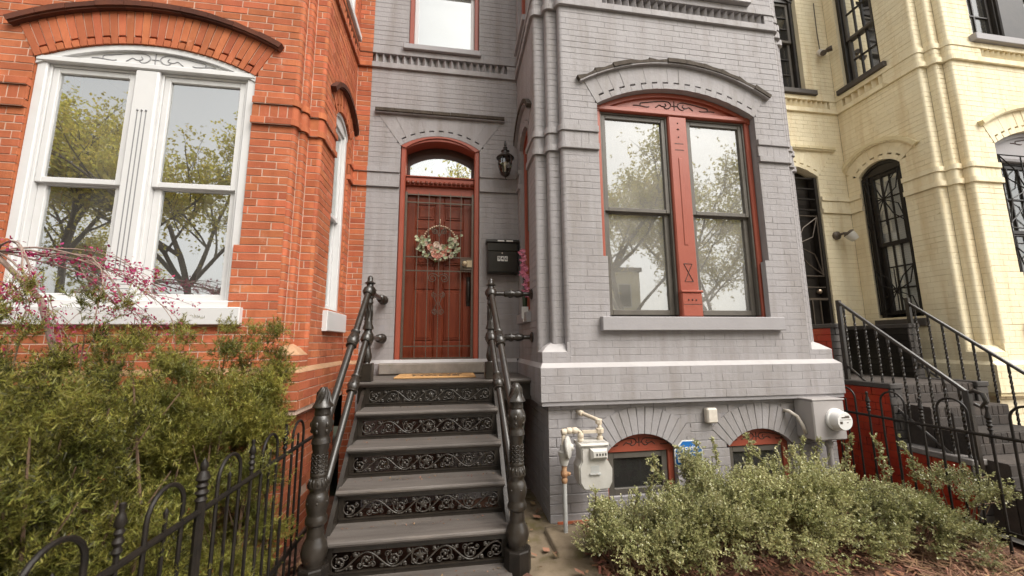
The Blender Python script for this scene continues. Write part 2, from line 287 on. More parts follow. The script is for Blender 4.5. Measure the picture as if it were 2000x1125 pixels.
def big_mesh(name, V, Fq, m, parent=None, rnd=None):       # numpy verts and equal-size faces
    V = np.asarray(V, np.float32); Fq = np.asarray(Fq, np.int32); me = bpy.data.meshes.new(name); k = Fq.shape[1]
    me.vertices.add(len(V)); me.vertices.foreach_set('co', V.ravel())
    me.loops.add(Fq.size); me.loops.foreach_set('vertex_index', Fq.ravel())
    me.polygons.add(len(Fq)); me.polygons.foreach_set('loop_start', np.arange(0, Fq.size, k, dtype=np.int32))
    if rnd is not None:
        at = me.attributes.new('rnd', 'FLOAT', 'FACE'); at.data.foreach_set('value', np.asarray(rnd, np.float32))
    me.update(calc_edges=True); me.validate()
    return put(name, me, m, parent)
def text_mesh(name, s, size, matrix, m, parent, extrude=0.0008, bold=0.0):
    c = bpy.data.curves.new(name, 'FONT'); c.body = s; c.size = size; c.align_x = 'CENTER'; c.align_y = 'CENTER'; c.extrude = extrude; c.offset = bold
    c.resolution_u = 3
    t = bpy.data.objects.new(name+'_tmp', c); COL.objects.link(t)
    dg = bpy.context.evaluated_depsgraph_get(); me = bpy.data.meshes.new_from_object(t.evaluated_get(dg)); bpy.data.objects.remove(t)
    me.name = name; me.transform(matrix)
    return put(name, me, m, parent)

def frame(ox, oy, ud, nd, zo=0.0):
    return lambda u, v, n: (ox+ud[0]*u+nd[0]*n, oy+ud[1]*u+nd[1]*n, v+zo)
def project(p):
    d = Vector(p)-EYE; z = d.dot(fwd)
    if z < 0.1: return None
    return 1000+F_PX*d.dot(rgt)/z, 562.5-F_PX*d.dot(upv)/z
# ------------------------------------------------------------------ row houses
YD = 4.6
def arc_z(op): R = (op['hw']**2+op['rise']**2)/(2*op['rise']); return R, op['zs']+op['rise']-R
def excl(op, z):                                  # half width of the gap that an opening and its arch leave in the courses
    if z < op['z0'] or op.get('none'): return 0
    if z < op['zs']:
        return op['hw']-(op.get('jog', 0) if z < op.get('jogz', -1) else 0)
    R, cz = arc_z(op); R2 = R+op['t']; A = math.asin(op['hw']/R)
    if op.get('ztop'):
        return math.tan(A)*(z-cz) if z < op['ztop'] else 0
    if z >= cz+R2: return 0
    return min(math.tan(A)*(z-cz), math.sqrt(max(R2*R2-(z-cz)**2, 0)))
def spans(u0, u1, ops, z):
    iv = [(u0, u1)]
    for op in ops:
        h = excl(op, z)
        if h <= 0: continue
        a, b = op['uc']-h, op['uc']+h; nv = []
        for p, q in iv:
            if b <= p or a >= q: nv.append((p, q)); continue
            if a > p+0.012: nv.append((p, a))
            if b < q-0.012: nv.append((b, q))
        iv = nv
    return iv

BRICK_UNIT = {}
def unit_brick(matname, L, H, D, ch):
    key = (matname, round(L, 4), round(H, 4), round(D, 4), ch)
    if key not in BRICK_UNIT:
        mb = MB(); mb.fcbox(lambda u, v, n: (u, v, n), -L/2, L/2, -H/2, H/2, -D, 0, ch); mb.r = [0.0]*len(mb.r)
        me = bpy.data.meshes.new('brick'); me.from_pydata(mb.v, [], mb.f); me.materials.append(M[matname]); BRICK_UNIT[key] = me
    return BRICK_UNIT[key]

class Walls:
    """courses of bricks on the faces of one building"""
    def __init__(s, brick, mortar, joint, rec, ch, jit, vj=None):
        s.b = []; s.mort = MB(); s.brick, s.mortar, s.joint, s.rec, s.ch, s.jit = brick, mortar, joint, rec, ch, jit
        s.hidden = lambda c, ps: False; s.vj = joint if vj is None else vj
    def one(s, f, u0, u1, v0, v1, n=0.0, d=0.014):
        s.b.append((f, u0, u1, v0, v1, n+random.uniform(-s.jit, s.jit), d))
    def courses(s, f, u0, u1, v0, v1, ops=(), n=0.0, ch=0.0667, L=0.212, back=True, d=0.014, shift=0.0):
        k = max(1, round((v1-v0)/ch)); h = (v1-v0)/k; jv = s.vj/2; bops = [dict(o, t=min(o['t'], 0.1), ztop=None) for o in ops]
        for i in range(k):
            a, b = v0+i*h, v0+(i+1)*h; j = s.joint/2*(random.choice((.35, .6, .8, 1.1, 1.7)) if s.vj < s.joint else 1)
            for p, q in (spans(u0, u1, bops, (a+b)/2) if back else ()):
                x = p
                while x < q-1e-6:
                    y = q if q-x < 0.9 else x+random.uniform(.35, .8); m = n-s.rec*(random.uniform(.25, 1.25) if s.vj < s.joint else 1); s.mort.quad(f(x, a, m), f(y, a, m), f(y, b, m), f(x, b, m)); x = y
            for p, q in spans(u0, u1, ops, (a+b)/2):
                off = (0.25 if i % 2 else 0.75)*L + shift + (0.03*math.sin(i*2.7+v0))
                x = math.floor((p-off)/L)*L+off; cuts = [p]
                while x < q-0.035:
                    if x > p+0.035: cuts.append(x+random.uniform(-0.004, 0.004))
                    x += L
                cuts.append(q)
                for c0, c1 in zip(cuts, cuts[1:]):
                    vj = random.uniform(-0.0009, 0.0009)
                    s.one(f, c0+(jv if c0 > p else 0), c1-(jv if c1 < q else 0), a+j+vj, b-j+vj, n, d)
    def finish(s, wall_parent, limit=300):
        """the bricks that show largest become objects, the rest one mesh"""
        sc = []
        for i, (f, u0, u1, v0, v1, n, d) in enumerate(s.b):
            ps = [project(f(u, v, n)) for u, v in ((u0, v0), (u1, v0), (u1, v1), (u0, v1))]; a = 0
            if all(ps) and all(-10 < p[0] < 2010 and -10 < p[1] < 1135 for p in ps):
                a = 0.5*sum(ps[k][0]*ps[(k+1) % 4][1]-ps[(k+1) % 4][0]*ps[k][1] for k in range(4))
                fu = Vector(f(1, 0, 0))-Vector(f(0, 0, 0)); fn = Vector(f(0, 0, 1))-Vector(f(0, 0, 0))
                c = Vector(f((u0+u1)/2, (v0+v1)/2, n))
                a = abs(a) if fn.dot(EYE-c) > 0 and not s.hidden(c, ps) else 0
            sc.append((a, i))
        top = {i for a, i in sorted(sc, reverse=True)[:limit] if a > 60}
        rest = MB()
        for i, (f, u0, u1, v0, v1, n, d) in enumerate(s.b):
            if i in top:
                L, H = round(u1-u0, 2), v1-v0
                if abs(L-(u1-u0)) > 0.0055: L = u1-u0
                L = u1-u0
                me = unit_brick(s.brick, round(L*400)/400-0.0005, round(H, 3), d, s.ch)
                o3 = Vector(f(0, 0, 0)); U = Vector(f(1, 0, 0))-o3; V = Vector(f(0, 1, 0))-o3; Nn = Vector(f(0, 0, 1))-o3
                mx = (Matrix((U, V, Nn)).transposed() @ Matrix.Rotation(random.gauss(0, .005), 3, 'X') @ Matrix.Rotation(random.gauss(0, .003), 3, 'Y')).to_4x4(); mx.translation = f((u0+u1)/2, (v0+v1)/2, n)
                put('brick', me, None, wall_parent, matrix=mx)
            else:
                rest.fcbox(f, u0, u1, v0, v1, n-d, n, s.ch)
        kind(rest.build('brickwork', s.brick, wall_parent), 'stuff')

def make_arch(W, f, op, parent, nv, hood_mat, brick_mat, hood=True, notch=True, hood_n=0.055, rough_hood=0.0, depth=0.1):
    R, cz = arc_z(op); t = op['t']; A = math.asin(op['hw']/R); uc = op['uc']; zt = op.get('ztop'); edge_mat = hood_mat if hood_mat == 'brick_dark' else brick_mat
    P = lambda r, a: (uc+r*math.sin(a), cz+r*math.cos(a))
    r2f = (lambda a: (zt-cz)/math.cos(a)) if zt else (lambda a: R+t)
    nb = 0.078
    K = 24; mb = W.mort                                            # mortar behind the arch ring
    for i in range(K):
        a0, a1 = -A+2*A*i/K, -A+2*A*(i+1)/K
        for ra, rb, n in ((R+nb, None, -0.004), (R, R+nb, -0.085 if notch else -0.004)):
            q = [P(ra, a0), P(ra, a1), P(rb or r2f(a1), a1), P(rb or r2f(a0), a0)]
            mb.quad(*[f(u, v, n) for u, v in q])
        q = [P(R+0.001, a0), P(R+0.001, a1)]
        mb.quad(f(*q[0], -0.03), f(*q[1], -0.03), f(*q[1], -0.13), f(*q[0], -0.13))
    g = W.vj/2/R
    for i in range(nv):
        a0, a1 = -A+2*A*i/nv+g, -A+2*A*(i+1)/nv-g; n = 0.003+random.uniform(-0.0015, 0.0015)
        am = (a0+a1)/2
        v = MB()
        if notch and i % 2:
            v.prism(f, [P(R+nb, a0), P(R+nb, a1), P(r2f(a1), a1), P(r2f(a0), a0)], -depth, n)
            l = MB(); l.prism(f, [P(R, a0), P(R, a1), P(R+nb-0.021, a1), P(R+nb-0.021, a0)], -depth, n+0.004); l.build('voussoir', brick_mat, parent)
        else:
            v.prism(f, [P(R, a0), P(R, a1), P(r2f(a1), a1), P(r2f(a0), a0)], -depth, n+0.002)
        v.build('voussoir', brick_mat, parent)
    if hood:
        hb = MB(); H = 0.062
        if zt:
            w0 = (zt-cz)*math.tan(A)*1.0+0.03; k = 7
            for i in range(k):
                u0, u1 = uc-w0+2*w0*i/k, uc-w0+2*w0*(i+1)/k; d = random.uniform(-0.012, 0.012)*rough_hood
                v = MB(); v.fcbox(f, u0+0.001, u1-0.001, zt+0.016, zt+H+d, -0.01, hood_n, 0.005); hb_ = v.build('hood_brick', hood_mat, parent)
                v = MB(); v.fcbox(f, u0, u1, zt+0.002, zt+0.0155, -0.01, hood_n-.014, 0.003); v.build('hood_edge', edge_mat, parent)
        else:
            A2 = A*1.05; k = max(6, round(2*A2*(R+t)/0.2))
            for i in range(k):
                a0, a1 = -A2+2*A2*i/k+0.0008, -A2+2*A2*(i+1)/k-0.0008; d = random.uniform(-0.024, 0.006)*rough_hood
                v = MB(); am = (a0+a1)/2
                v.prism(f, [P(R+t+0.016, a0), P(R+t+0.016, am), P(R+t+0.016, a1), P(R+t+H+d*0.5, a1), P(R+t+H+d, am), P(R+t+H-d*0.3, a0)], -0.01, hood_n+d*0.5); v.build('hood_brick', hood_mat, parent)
                v = MB(); v.prism(f, [P(R+t+0.002, a0), P(R+t+0.002, am), P(R+t+0.002, a1), P(R+t+.0155, a1), P(R+t+.0155, am), P(R+t+.0155, a0)], -0.01, hood_n-.014); v.build('hood_edge', edge_mat, parent)

def reveal(mb, f, op, d=0.16, soffit=True):
    uc, hw = op['uc'], op['hw']; R, cz = arc_z(op)
    for sg in (-1, 1):
        u = uc+sg*(hw+0.0005); mb.quad(f(u, op['z0'], -0.0145), f(u, op['zs'], -0.0145), f(u, op['zs'], -d), f(u, op['z0'], -d))
        if op.get('jog'):
            u = uc+sg*(hw-op['jog']+0.0005); mb.quad(f(u, op['z0'], -0.0145), f(u, op['jogz'], -0.0145), f(u, op['jogz'], -0.06), f(u, op['z0'], -0.06))
            u2 = uc+sg*(hw+0.02); mb.quad(f(u, op['z0'], -0.062), f(u2, op['z0'], -0.062), f(u2, op['jogz'], -0.062), f(u, op['jogz'], -0.062))
            mb.quad(f(u, op['jogz'], -0.0145), f(u2, op['jogz'], -0.0145), f(u2, op['jogz'], -0.06), f(u, op['jogz'], -0.06))

SCROLL = [[(0, .064), (0, -.055)], [(-.033, -.003), (.035, -.003)],
  [(.141, -.022), (.118, -.044), (.088, -.042), (.062, -.026), (.045, 0), (.05, .024), (.07, .042), (.105, .052), (.16, .05), (.27, .034), (.36, .016), (.445, 0), (.449, -.036)],
  [(.124, .022), (.11, -.006), (.14, -.018), (.17, -.016), (.20, -.002), (.235, -.03), (.252, -.04)],
  [(.335, -.036), (.37, -.044), (.449, -.036), (.50, -.032), (.545, -.036)]]
def scroll_mesh(mb, f, uc, vc, sc, n, r):
    for path in SCROLL:
        for sg in ((1,) if path is SCROLL[0] or path is SCROLL[1] else (1, -1)):
            pts = [(sg*a*sc, b*sc) for a, b in path]
            fine = []
            for i in range(len(pts)-1):                            # Catmull-Rom
                p0, p1, p2, p3 = pts[max(i-1, 0)], pts[i], pts[i+1], pts[min(i+2, len(pts)-1)]
                for t in np.linspace(0, 1, 5)[:-1]:
                    fine.append(tuple(0.5*((2*p1[k])+(-p0[k]+p2[k])*t+(2*p0[k]-5*p1[k]+4*p2[k]-p3[k])*t*t+(-p0[k]+3*p1[k]-3*p2[k]+p3[k])*t**3) for k in (0, 1)))
            fine.append(pts[-1])
            mb.tube([f(uc+a, vc+b, n) for a, b in fine], r, 5)

def sash(f, u0, u1, v0, v1, n, w, m, parent, gl, cols=1, rows=1, mt=0.018, muntin_m=None):
    """one sash: frame, glass and glazing bars, children of the window"""
    mb = MB(); d = 0.035
    mb.fcbox(f, u0, u0+w, v0, v1, n-d, n, 0.004); mb.fcbox(f, u1-w, u1, v0, v1, n-d, n, 0.004)
    mb.fcbox(f, u0+w, u1-w, v0, v0+w, n-d, n-0.0015, 0.004); mb.fcbox(f, u0+w, u1-w, v1-w, v1, n-d, n-0.0015, 0.004)
    mb.build('sash', m, parent)
    g = MB(); g.quad(f(u0+w, v0+w, n-0.022), f(u1-w, v0+w, n-0.022), f(u1-w, v1-w, n-0.022), f(u0+w, v1-w, n-0.022)); g.build('pane', gl, parent)
    if cols > 1 or rows > 1:
        k = MB()
        for i in range(1, cols): x = u0+w+(u1-u0-2*w)*i/cols; k.fbox(f, x-mt/2, x+mt/2, v0+w, v1-w, n-0.021, n-0.006)
        for i in range(1, rows): y = v0+w+(v1-v0-2*w)*i/rows; k.fbox(f, u0+w, u1-w, y-mt/2, y+mt/2, n-0.0205, n-0.0065)
        k.build('muntin', muntin_m or m, parent)

def arch_pts(op, shrink, n=16, lo=None):
    R, cz = arc_z(op); hw = op['hw']-shrink; r = R-shrink; a = math.asin(hw/r)
    return [(op['uc']+r*math.sin(-a+2*a*i/n), cz+r*math.cos(-a+2*a*i/n)) for i in range(n+1)]
def curtain(f, u0, u1, v0, v1, n, m, parent, waves=9, amp=0.02):
    mb = MB(); K = waves*6
    p = [(u0+(u1-u0)*i/K, n+amp*math.sin(2*PI*i/6+0.6*math.sin(i*0.37))) for i in range(K+1)]
    for (a, na), (b, nb_) in zip(p, p[1:]): mb.quad(f(a, v0, na), f(b, v0, nb_), f(b, v1, nb_), f(a, v1, na))
    mb.build('curtain', m, parent, True)

def big_window(root, f, op, n, casing, glass, sash_m, jamb, mull, v_bot, v_mid, v_top, sw, carve, muntin=(1, 1), label=None, curt=None, gap=0.0):
    """paired sash window under one arched head"""
    uc, hw = op['uc'], op['hw']; mb = MB(); D = 0.1
    uL, uR = uc-hw+0.002, uc+hw-0.002
    mb.fcbox(f, uL, uL+jamb, op['z0'], op['zs']-0.02, n-D, n, 0.008); mb.fcbox(f, uR-jamb, uR, op['z0'], op['zs']-0.02, n-D, n, 0.008)
    m0, m1 = mull
    ap = arch_pts(op, 0.004); tb = v_top+0.002
    mb.prism(f, [(uL, tb), (uR, tb)]+[(u, v) for u, v in ap[::-1]], n-D, n-0.012)
    for (a, b), (c, d) in zip(ap, ap[1:]):                          # bead under the arch
        mb.prism(f, [(a, b), (c, d), (c, d-0.045), (a, b-0.045)], n-0.012, n+0.012)
    mb.fcbox(f, uL+0.001, uR-0.001, tb-0.001, tb+0.05, n-0.012, n+0.02, 0.008)
    win = mb.build('window', casing, root)
    c = MB(); c.fcbox(f, m0, m1, op['z0'], tb-0.003, n-D, n+0.012, 0.012); c.build('mullion', casing, win)
    k = MB(); scroll_mesh(k, f, uc+0.015, op['zs']+op['rise']*0.5-0.012, 0.86, n-0.011, 0.0062 if carve == 'carving' else 0.0045)
    mc = (m0+m1)/2; nn = n+0.0125
    if carve == 'carving':
        for dz in (0.08, 0.15, 0.235): k.ball(f(mc, v_top-dz, nn), 0.008, 6)
        k.tube([f(mc-0.014, v_top-0.15, nn), f(mc, v_top-0.138, nn), f(mc+0.014, v_top-0.155, nn)], 0.004, 5)
        for dz in (0.31, 0.38): k.fbox(f, mc-0.05, mc+0.05, v_top-dz-0.004, v_top-dz+0.004, n, nn+0.001)
        z = op['z0']+0.44
        k.tube([f(mc-0.045, z+0.09, nn), f(mc+0.045, z+0.09, nn), f(mc-0.045, z-0.09, nn), f(mc+0.045, z-0.09, nn)], 0.0045, 5)
        k.tube([f(mc-0.045, z+0.09, nn), f(mc+0.045, z-0.09, nn)], 0.0045, 5)
        b2 = MB(); b2.fcbox(f, m0-0.004, m1+0.004, op['z0'], op['z0']+0.235, n, n+0.045, 0.01); b2.fcbox(f, m0-0.012, m1+0.012, op['z0']+0.236, op['z0']+0.26, n, n+0.055, 0.006)
        b2.fcbox(f, mc-0.022, mc+0.022, op['z0']+0.72, v_top-0.47, n, n+0.018, 0.006); b2.build('mullion_block', casing, win)
        for du in (-0.04, 0, 0.04): k.ball(f(mc+du, op['z0']+0.165, n+0.046), 0.009, 6)
        k.fbox(f, m0+0.01, m1-0.01, op['z0']+0.118, op['z0']+0.124, n+0.044, n+0.0465)
    elif carve != 'plain':
        for du in (-0.032, 0, 0.032): k.fbox(f, mc+du-0.004, mc+du+0.004, op['z0']+0.35, v_top-0.38, n, nn+0.001); k.ball(f(mc+du, v_top-0.37, nn), 0.009, 6)
        for i in range(4): k.fbox(f, mc-0.09, mc+0.09, op['z0']+0.16+i*0.035, op['z0']+0.165+i*0.035, n, nn+0.001)
    if carve != 'plain': k.build('carving', carve, win)
    for a, b in ((uL+jamb, m0), (m1, uR-jamb)):
        t = MB()                                                     # the stops that hold the sashes
        t.fcbox(f, a, a+0.02, v_bot, v_top, n-D, n-0.02, 0.003); t.fcbox(f, b-0.02, b, v_bot, v_top, n-D, n-0.02, 0.003); t.fcbox(f, a+0.02, b-0.02, v_top-0.02, v_top, n-D, n-0.021, 0.003); t.build('window_stop', sash_m if carve == 'carving' else casing, win)
        sash(f, a+0.021, b-0.021, v_mid-sw*0.5, v_top-0.022, n-0.03, sw, sash_m, win, glass, *muntin)
        sash(f, a+0.021, b-0.021, v_bot, v_mid+sw*0.5, n-0.062, sw*1.25, sash_m, win, glass, *muntin)
        if curt: curtain(f, a-0.02, b+0.02, v_bot-0.05, v_top+0.05, n-curt[1], curt[0], win, 3, .004)
    return win

def small_window(root, f, op, n, casing, glass, sash_m, v_bot, v_mid, jamb=0.05, sw=0.045, muntin=(1, 1), back=None, muntin_m=None):
    uc, hw = op['uc'], op['hw']; mb = MB(); D = 0.1; uL, uR = uc-hw+0.002, uc+hw-0.002
    mb.fcbox(f, uL, uL+jamb, op['z0'], op['zs'], n-D, n, 0.006); mb.fcbox(f, uR-jamb, uR, op['z0'], op['zs'], n-D, n, 0.006)
    ap = arch_pts(op, 0.004, 10); ai = arch_pts(op, jamb, 10); vt = op['zs']-0.03
    mb.prism(f, [(uL, vt), (uR, vt)]+ap[::-1], n-D, n-0.01)
    for i in range(10): mb.prism(f, [ap[i], ap[i+1], (ap[i+1][0], ap[i+1][1]-0.04), (ap[i][0], ap[i][1]-0.04)], n-0.01, n+0.008)
    win = mb.build('window', casing, root)
    sash(f, uL+jamb, uR-jamb, v_mid-sw*0.5, vt-0.002, n-0.03, sw, sash_m, win, glass, *muntin, muntin_m=muntin_m)
    sash(f, uL+jamb, uR-jamb, v_bot, v_mid+sw*0.5, n-0.062, sw, sash_m, win, glass, *muntin, muntin_m=muntin_m)
    if back:
        b = MB()
        if back == 'blind':
            v = v_bot
            while v < vt: b.fbox(f, uL+jamb, uR-jamb, v, v+0.028, n-0.112, n-0.108); v += 0.03
        else: b.fbox(f, uL, uR, v_bot, vt, n-0.2, n-0.19)
        b.build('blind', 'blind', win)
    return win

def house(h):
    dx, dz, yF = h['dx'], h.get('dz', 0), h.get('yF', 3.39)
    xL, xl, xr, xR, bL, bR = h.get('xL', .79), h.get('xl', 1.02), h.get('xr', 3.55), h.get('xR', 3.78), -1.05, 3.9
    root = thing('row_house', h['label'], 'house', (dx+1.4, yF, 0), 'brick row houses of one terrace')
    W = Walls(h['brick'], h['mortar'], *h['wall']); W.hidden = h['hidden']
    wall = MB().build('wall', h['mortar'], root)                     # filled at the end with the bedding behind the bricks
    F = lambda y: frame(dx, y, (1, 0), (0, -1), dz)
    SL = lambda x: frame(dx+x, 0, (0, 1), (-1, 0), dz)
    SR = lambda x: frame(dx+x, 0, (0, 1), (1, 0), dz)
    wl, wr = h.get('win', (1.40, 3.17))
    o_low = dict(uc=(wl+wr)/2, hw=(wr-wl)/2, z0=1.845, zs=h.get('spring', 3.99), rise=h.get('rise', 0.235), t=h.get('ringt', 0.26), jog=0.045, jogz=2.41)
    o_up = dict(uc=(wl+wr)/2, hw=(wr-wl)/2, z0=5.42, zs=7.2, rise=0.2, t=0.2)
    o_f1 = dict(uc=1.70, hw=0.335, z0=0.2, zs=0.64, rise=0.145, t=0.235); o_f2 = dict(uc=2.90, hw=0.335, z0=0.2, zs=0.64, rise=0.145, t=0.235)
    o_dr = dict(uc=-0.182, hw=0.487, z0=1.36, zs=4.03, rise=0.155, t=0.2, ztop=4.43)
    o_du = dict(uc=-0.165, hw=0.455, z0=5.40, zs=7.0, rise=0.14, t=0.2)
    o_rt = dict(uc=4.17, hw=0.255, z0=1.93, zs=3.97, rise=0.13, t=0.22)
    o_ru = dict(uc=4.2, hw=0.25, z0=5.40, zs=7.0, rise=0.13, t=0.2)
    rv = MB(); bt = h['belt']
    jn = 0.03
    s1, s2 = 0.115, 0.230
    # faces of the shaft: (frame, u0, u1, openings, extension at either end for the proud courses)
    fF, fD = F(yF), F(YD)
    y1, y2 = yF+0.08, yF+0.17
    faces = [(fF, xl+jn, xr-jn, (o_low, o_up)), (F(y1), xL+s1+jn, xl, ()), (F(y2), xL+jn, xL+s1, ()), (F(y1), xr, xR-s1-jn, ()), (F(y2), xR-s1, xR-jn, ()),
             (SL(xl), yF+jn, y1, ()), (SL(xL+s1), y1+jn, y2, ()), (SL(xL), y2+jn, YD, (o_rt, o_ru) if not h.get('no_left') else ()),
             (SR(xr), yF+jn, y1, ()), (SR(xR-s1), y1+jn, y2, ()), (SR(xR), y2+jn, YD, (o_rt, o_ru) if h.get('right_win') else ()),
             (fD, bL, xL, (o_dr, o_du)), (fD, xR, bR, ())]
    corners = [(xl, yF, -1), (xL+s1, y1, -1), (xL, y2, -1), (xr, yF, 1), (xR-s1, y1, 1), (xR, y2, 1)]
    rb = MB()
    def round_corner(v0, v1, pr=0.0, ch=0.0667):                     # bullnose bricks at the outer corners
        k = max(1, round((v1-v0)/ch)); hh = (v1-v0)/k; j = W.joint/2; r = jn+pr
        for (x, y, sg) in corners:
            for i in range(k):
                a, b = v0+i*hh+j, v0+(i+1)*hh-j; cx, cy = x-sg*jn, y+jn
                pts = [(cx+sg*r*math.sin(t), cy-r*math.cos(t)) for t in np.linspace(0, PI/2, 6)]
                pts += [(cx+sg*r, cy), (cx, cy)][1:]
                V = [(dx+p, q, a+dz) for p, q in pts]+[(dx+p, q, b+dz) for p, q in pts]; m = len(pts)
                rb.add(V, [tuple(range(m)), tuple(range(m, 2*m))]+[(q, (q+1) % m, m+(q+1) % m, m+q) for q in range(m)])
            # bedding behind
            r2 = jn-W.rec; pts = [(dx+x-sg*jn+sg*r2*math.sin(t), y+jn-r2*math.cos(t)) for t in np.linspace(0, PI/2, 6)]
            for (p, q), (p2, q2) in zip(pts, pts[1:]): W.mort.quad((p, q, v0+dz), (p2, q2, v0+dz), (p2, q2, v1+dz), (p, q, v1+dz))
    ZB, ZP = 1.42, 1.385
    for (f, u0, u1, ops) in faces:
        full = (f is fF or f is fD)
        W.courses(f, u0, u1, (ZB if full or abs(u1-YD) < .01 else 1.52), 3.48, ops)
        W.courses(f, u0, u1, 3.73, 5.05, ops); W.courses(f, u0, u1, 5.32, 7.45, ops)
        # string courses
        for (a, b, n) in ((3.48, 3.545, 0.026), (3.665, 3.73, 0.026), (5.05, 5.12, 0.03), (5.25, 5.32, 0.02)):
            W.courses(f, u0, u1, a, b, ops, n=n, d=n+0.02, ch=0.07, back=True)
        W.courses(f, u0, u1, 3.545, 3.665, ops, n=0.010, d=0.02, ch=0.12, L=0.0735)
        # toothed course
        lim = (1.5, 3.42) if f is fF else (bL, xL-0.13) if (f is fD and u0 == bL) else (3.95, 4.5) if abs(u1-YD) < 0.01 and f not in (fD,) else None
        if lim:
            a, b = max(u0, lim[0]), min(u1, lim[1]); k = int((b-a)/0.083); stp = (b-a)/k
            for p, q in ((u0, a), (b, u1)):
                if q-p > 0.02: W.courses(f, p, q, 5.12, 5.25, ops, n=0.01, d=0.065, ch=0.065)
            W.mort.quad(f(a, 5.12, -0.045), f(b, 5.12, -0.045), f(b, 5.25, -0.045), f(a, 5.25, -0.045))
            for zz in (5.1195, 5.2505): W.mort.quad(f(a, zz, -0.046), f(b, zz, -0.046), f(b, zz, 0.012), f(a, zz, 0.012))
            for i in range(k):
                u = a+stp*i; t = MB(); P3 = [(u+0.0005, -0.047), (u+stp-0.0005, -0.047), (u+stp/2, 0.012)]
                t.add([f(x, 5.121, n) for x, n in P3]+[f(x, 5.249, n) for x, n in P3], [(0, 1, 2), (3, 4, 5), (0, 1, 4, 3), (1, 2, 5, 4), (2, 0, 3, 5)])
                t.build('dentil', h['brick'], wall)
        else: W.courses(f, u0, u1, 5.12, 5.25, ops, n=0.01, d=0.03, ch=0.065)
    round_corner(1.52, 3.48); round_corner(3.73, 5.05); round_corner(5.32, 7.45); round_corner(5.12, 5.25, 0.01, 0.065)
    for a, b, n in ((3.48, 3.545, 0.026), (3.665, 3.73, 0.026), (5.05, 5.12, 0.03), (5.25, 5.32, 0.02)): round_corner(a, b, n, 0.07)
    round_corner(3.545, 3.665, 0.01, 0.12)
    # base of the bay: square block, sloped caps, plinth, foundation
    for (f, u0, u1) in ((fF, xL, xl+jn), (fF, xr-jn, xR)): W.courses(f, u0, u1, ZB, 1.52, ch=0.05)
    for (f, u0) in ((SL(xL), yF+0.0145), (SR(xR), yF+0.0145)): W.courses(f, u0, y2+jn, ZB, 1.52, ch=0.05)
    W.courses(fF, xl, xl+jn, 1.52, 1.61); W.courses(fF, xr-jn, xr, 1.52, 1.61)
    for sg, xo, xi in ((1, xL, xl), (-1, xR, xr)):
        c = MB(); X = lambda t: dx+xo+sg*t; L3 = abs(xi-xo)
        z0, z1, zm = 1.52+dz, 1.625+dz, 1.575+dz
        V = [(X(0), yF, z0), (X(L3), yF, z0), (X(L3), yF+.045, zm), (X(.06), yF+.07, zm), (X(0), y2+.05, z0), (X(.05), y2+.05, zm),
             (X(L3), yF+.06, zm+.012), (X(.085), yF+.085, zm+.012), (X(.07), y2+.05, zm+.012), (X(L3), yF+.12, z1), (X(.14), yF+.15, z1), (X(.11), y2+.05, z1)]
        c.add(V, [(0, 1, 2, 3), (0, 3, 5, 4), (3, 2, 6, 7), (5, 3, 7, 8), (7, 6, 9, 10), (8, 7, 10, 11)])
        V2 = [(X(L3), yF, z0), (X(L3), yF+.045, zm), (X(L3), yF+.06, zm+.012), (X(L3), yF+.12, z1), (X(L3), yF+.12, z0)]; c.add(V2, [(0, 1, 2, 3, 4)])
        c.build('pilaster_cap', h['light'], root)
    pr = 0.06; yp = yF-pr; xa, xb = xL-0.03, xR+0.03
    W.courses(F(yp), xa, xb, 1.095, ZP, ch=0.0725, d=0.03); W.courses(SL(xa), yp+0.0305, YD-0.03, 1.095, ZP, ch=0.0725, d=0.03); W.courses(SR(xb), yp+0.0305, YD-0.03, 1.095, ZP, ch=0.0725, d=0.03)
    c = MB(); z0, z1 = ZP+dz, ZB+0.006+dz
    c.add([(dx+xa, yp, z0), (dx+xb, yp, z0), (dx+xR, yF+.002, z1), (dx+xL, yF+.002, z1), (dx+xa, YD, z0), (dx+xL, YD, z1), (dx+xb, YD, z0), (dx+xR, YD, z1)],
          [(0, 1, 2, 3), (0, 3, 5, 4), (1, 2, 7, 6)]); c.build('water_table', h.get('ledge', h['light']), root)
    c = MB(); c.box(dx+xa+.01, dx+xb-.01, yp+.012, YD, 1.06+dz, 1.0945+dz); c.build('plinth_soffit', h['mortar'], root)
    fX0, fX1, yf = xL+0.05, xR-0.05, yF+0.02; fB = F(yf)
    keep = (W.joint, W.rec, W.vj, W.jit); W.joint, W.rec, W.vj, W.jit = 0.0085, 0.006, 0.0055, 0.002
    W.courses(fB, fX0, fX1, -0.15, 1.09, (o_f1, o_f2), ch=0.08, L=0.22); W.courses(SL(fX0), yf+0.0145, YD, -0.15, 1.09, ch=0.08); W.courses(SR(fX1), yf+0.0145, YD, -0.15, 1.09, ch=0.08)
    for o_ in (o_f1, o_f2): make_arch(W, fB, o_, wall, 13, h['hood'], h['brick'], hood=False, notch=False)
    W.joint, W.rec, W.vj, W.jit = keep
    # door wall below the sill
    for u0, u1 in ((bL, xa), (xb, bR)):
        if u1-u0 > 0.05:
            W.courses(F(YD-0.03), u0, u1, -0.15, ZP, d=0.03)
            c = MB(); c.quad((dx+u0, YD-.03, ZP+dz), (dx+u1, YD-.03, ZP+dz), (dx+u1, YD+.001, ZB+.006+dz), (dx+u0, YD+.001, ZB+.006+dz)); c.build('ledge', h.get('ledge', h['light']), root)
    # arches
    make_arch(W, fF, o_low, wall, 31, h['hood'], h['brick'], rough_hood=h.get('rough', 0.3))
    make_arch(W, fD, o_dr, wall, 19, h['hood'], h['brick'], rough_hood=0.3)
    sides = []
    if not h.get('no_left'): sides.append(SL(xL))
    if h.get('right_win'): sides.append(SR(xR))
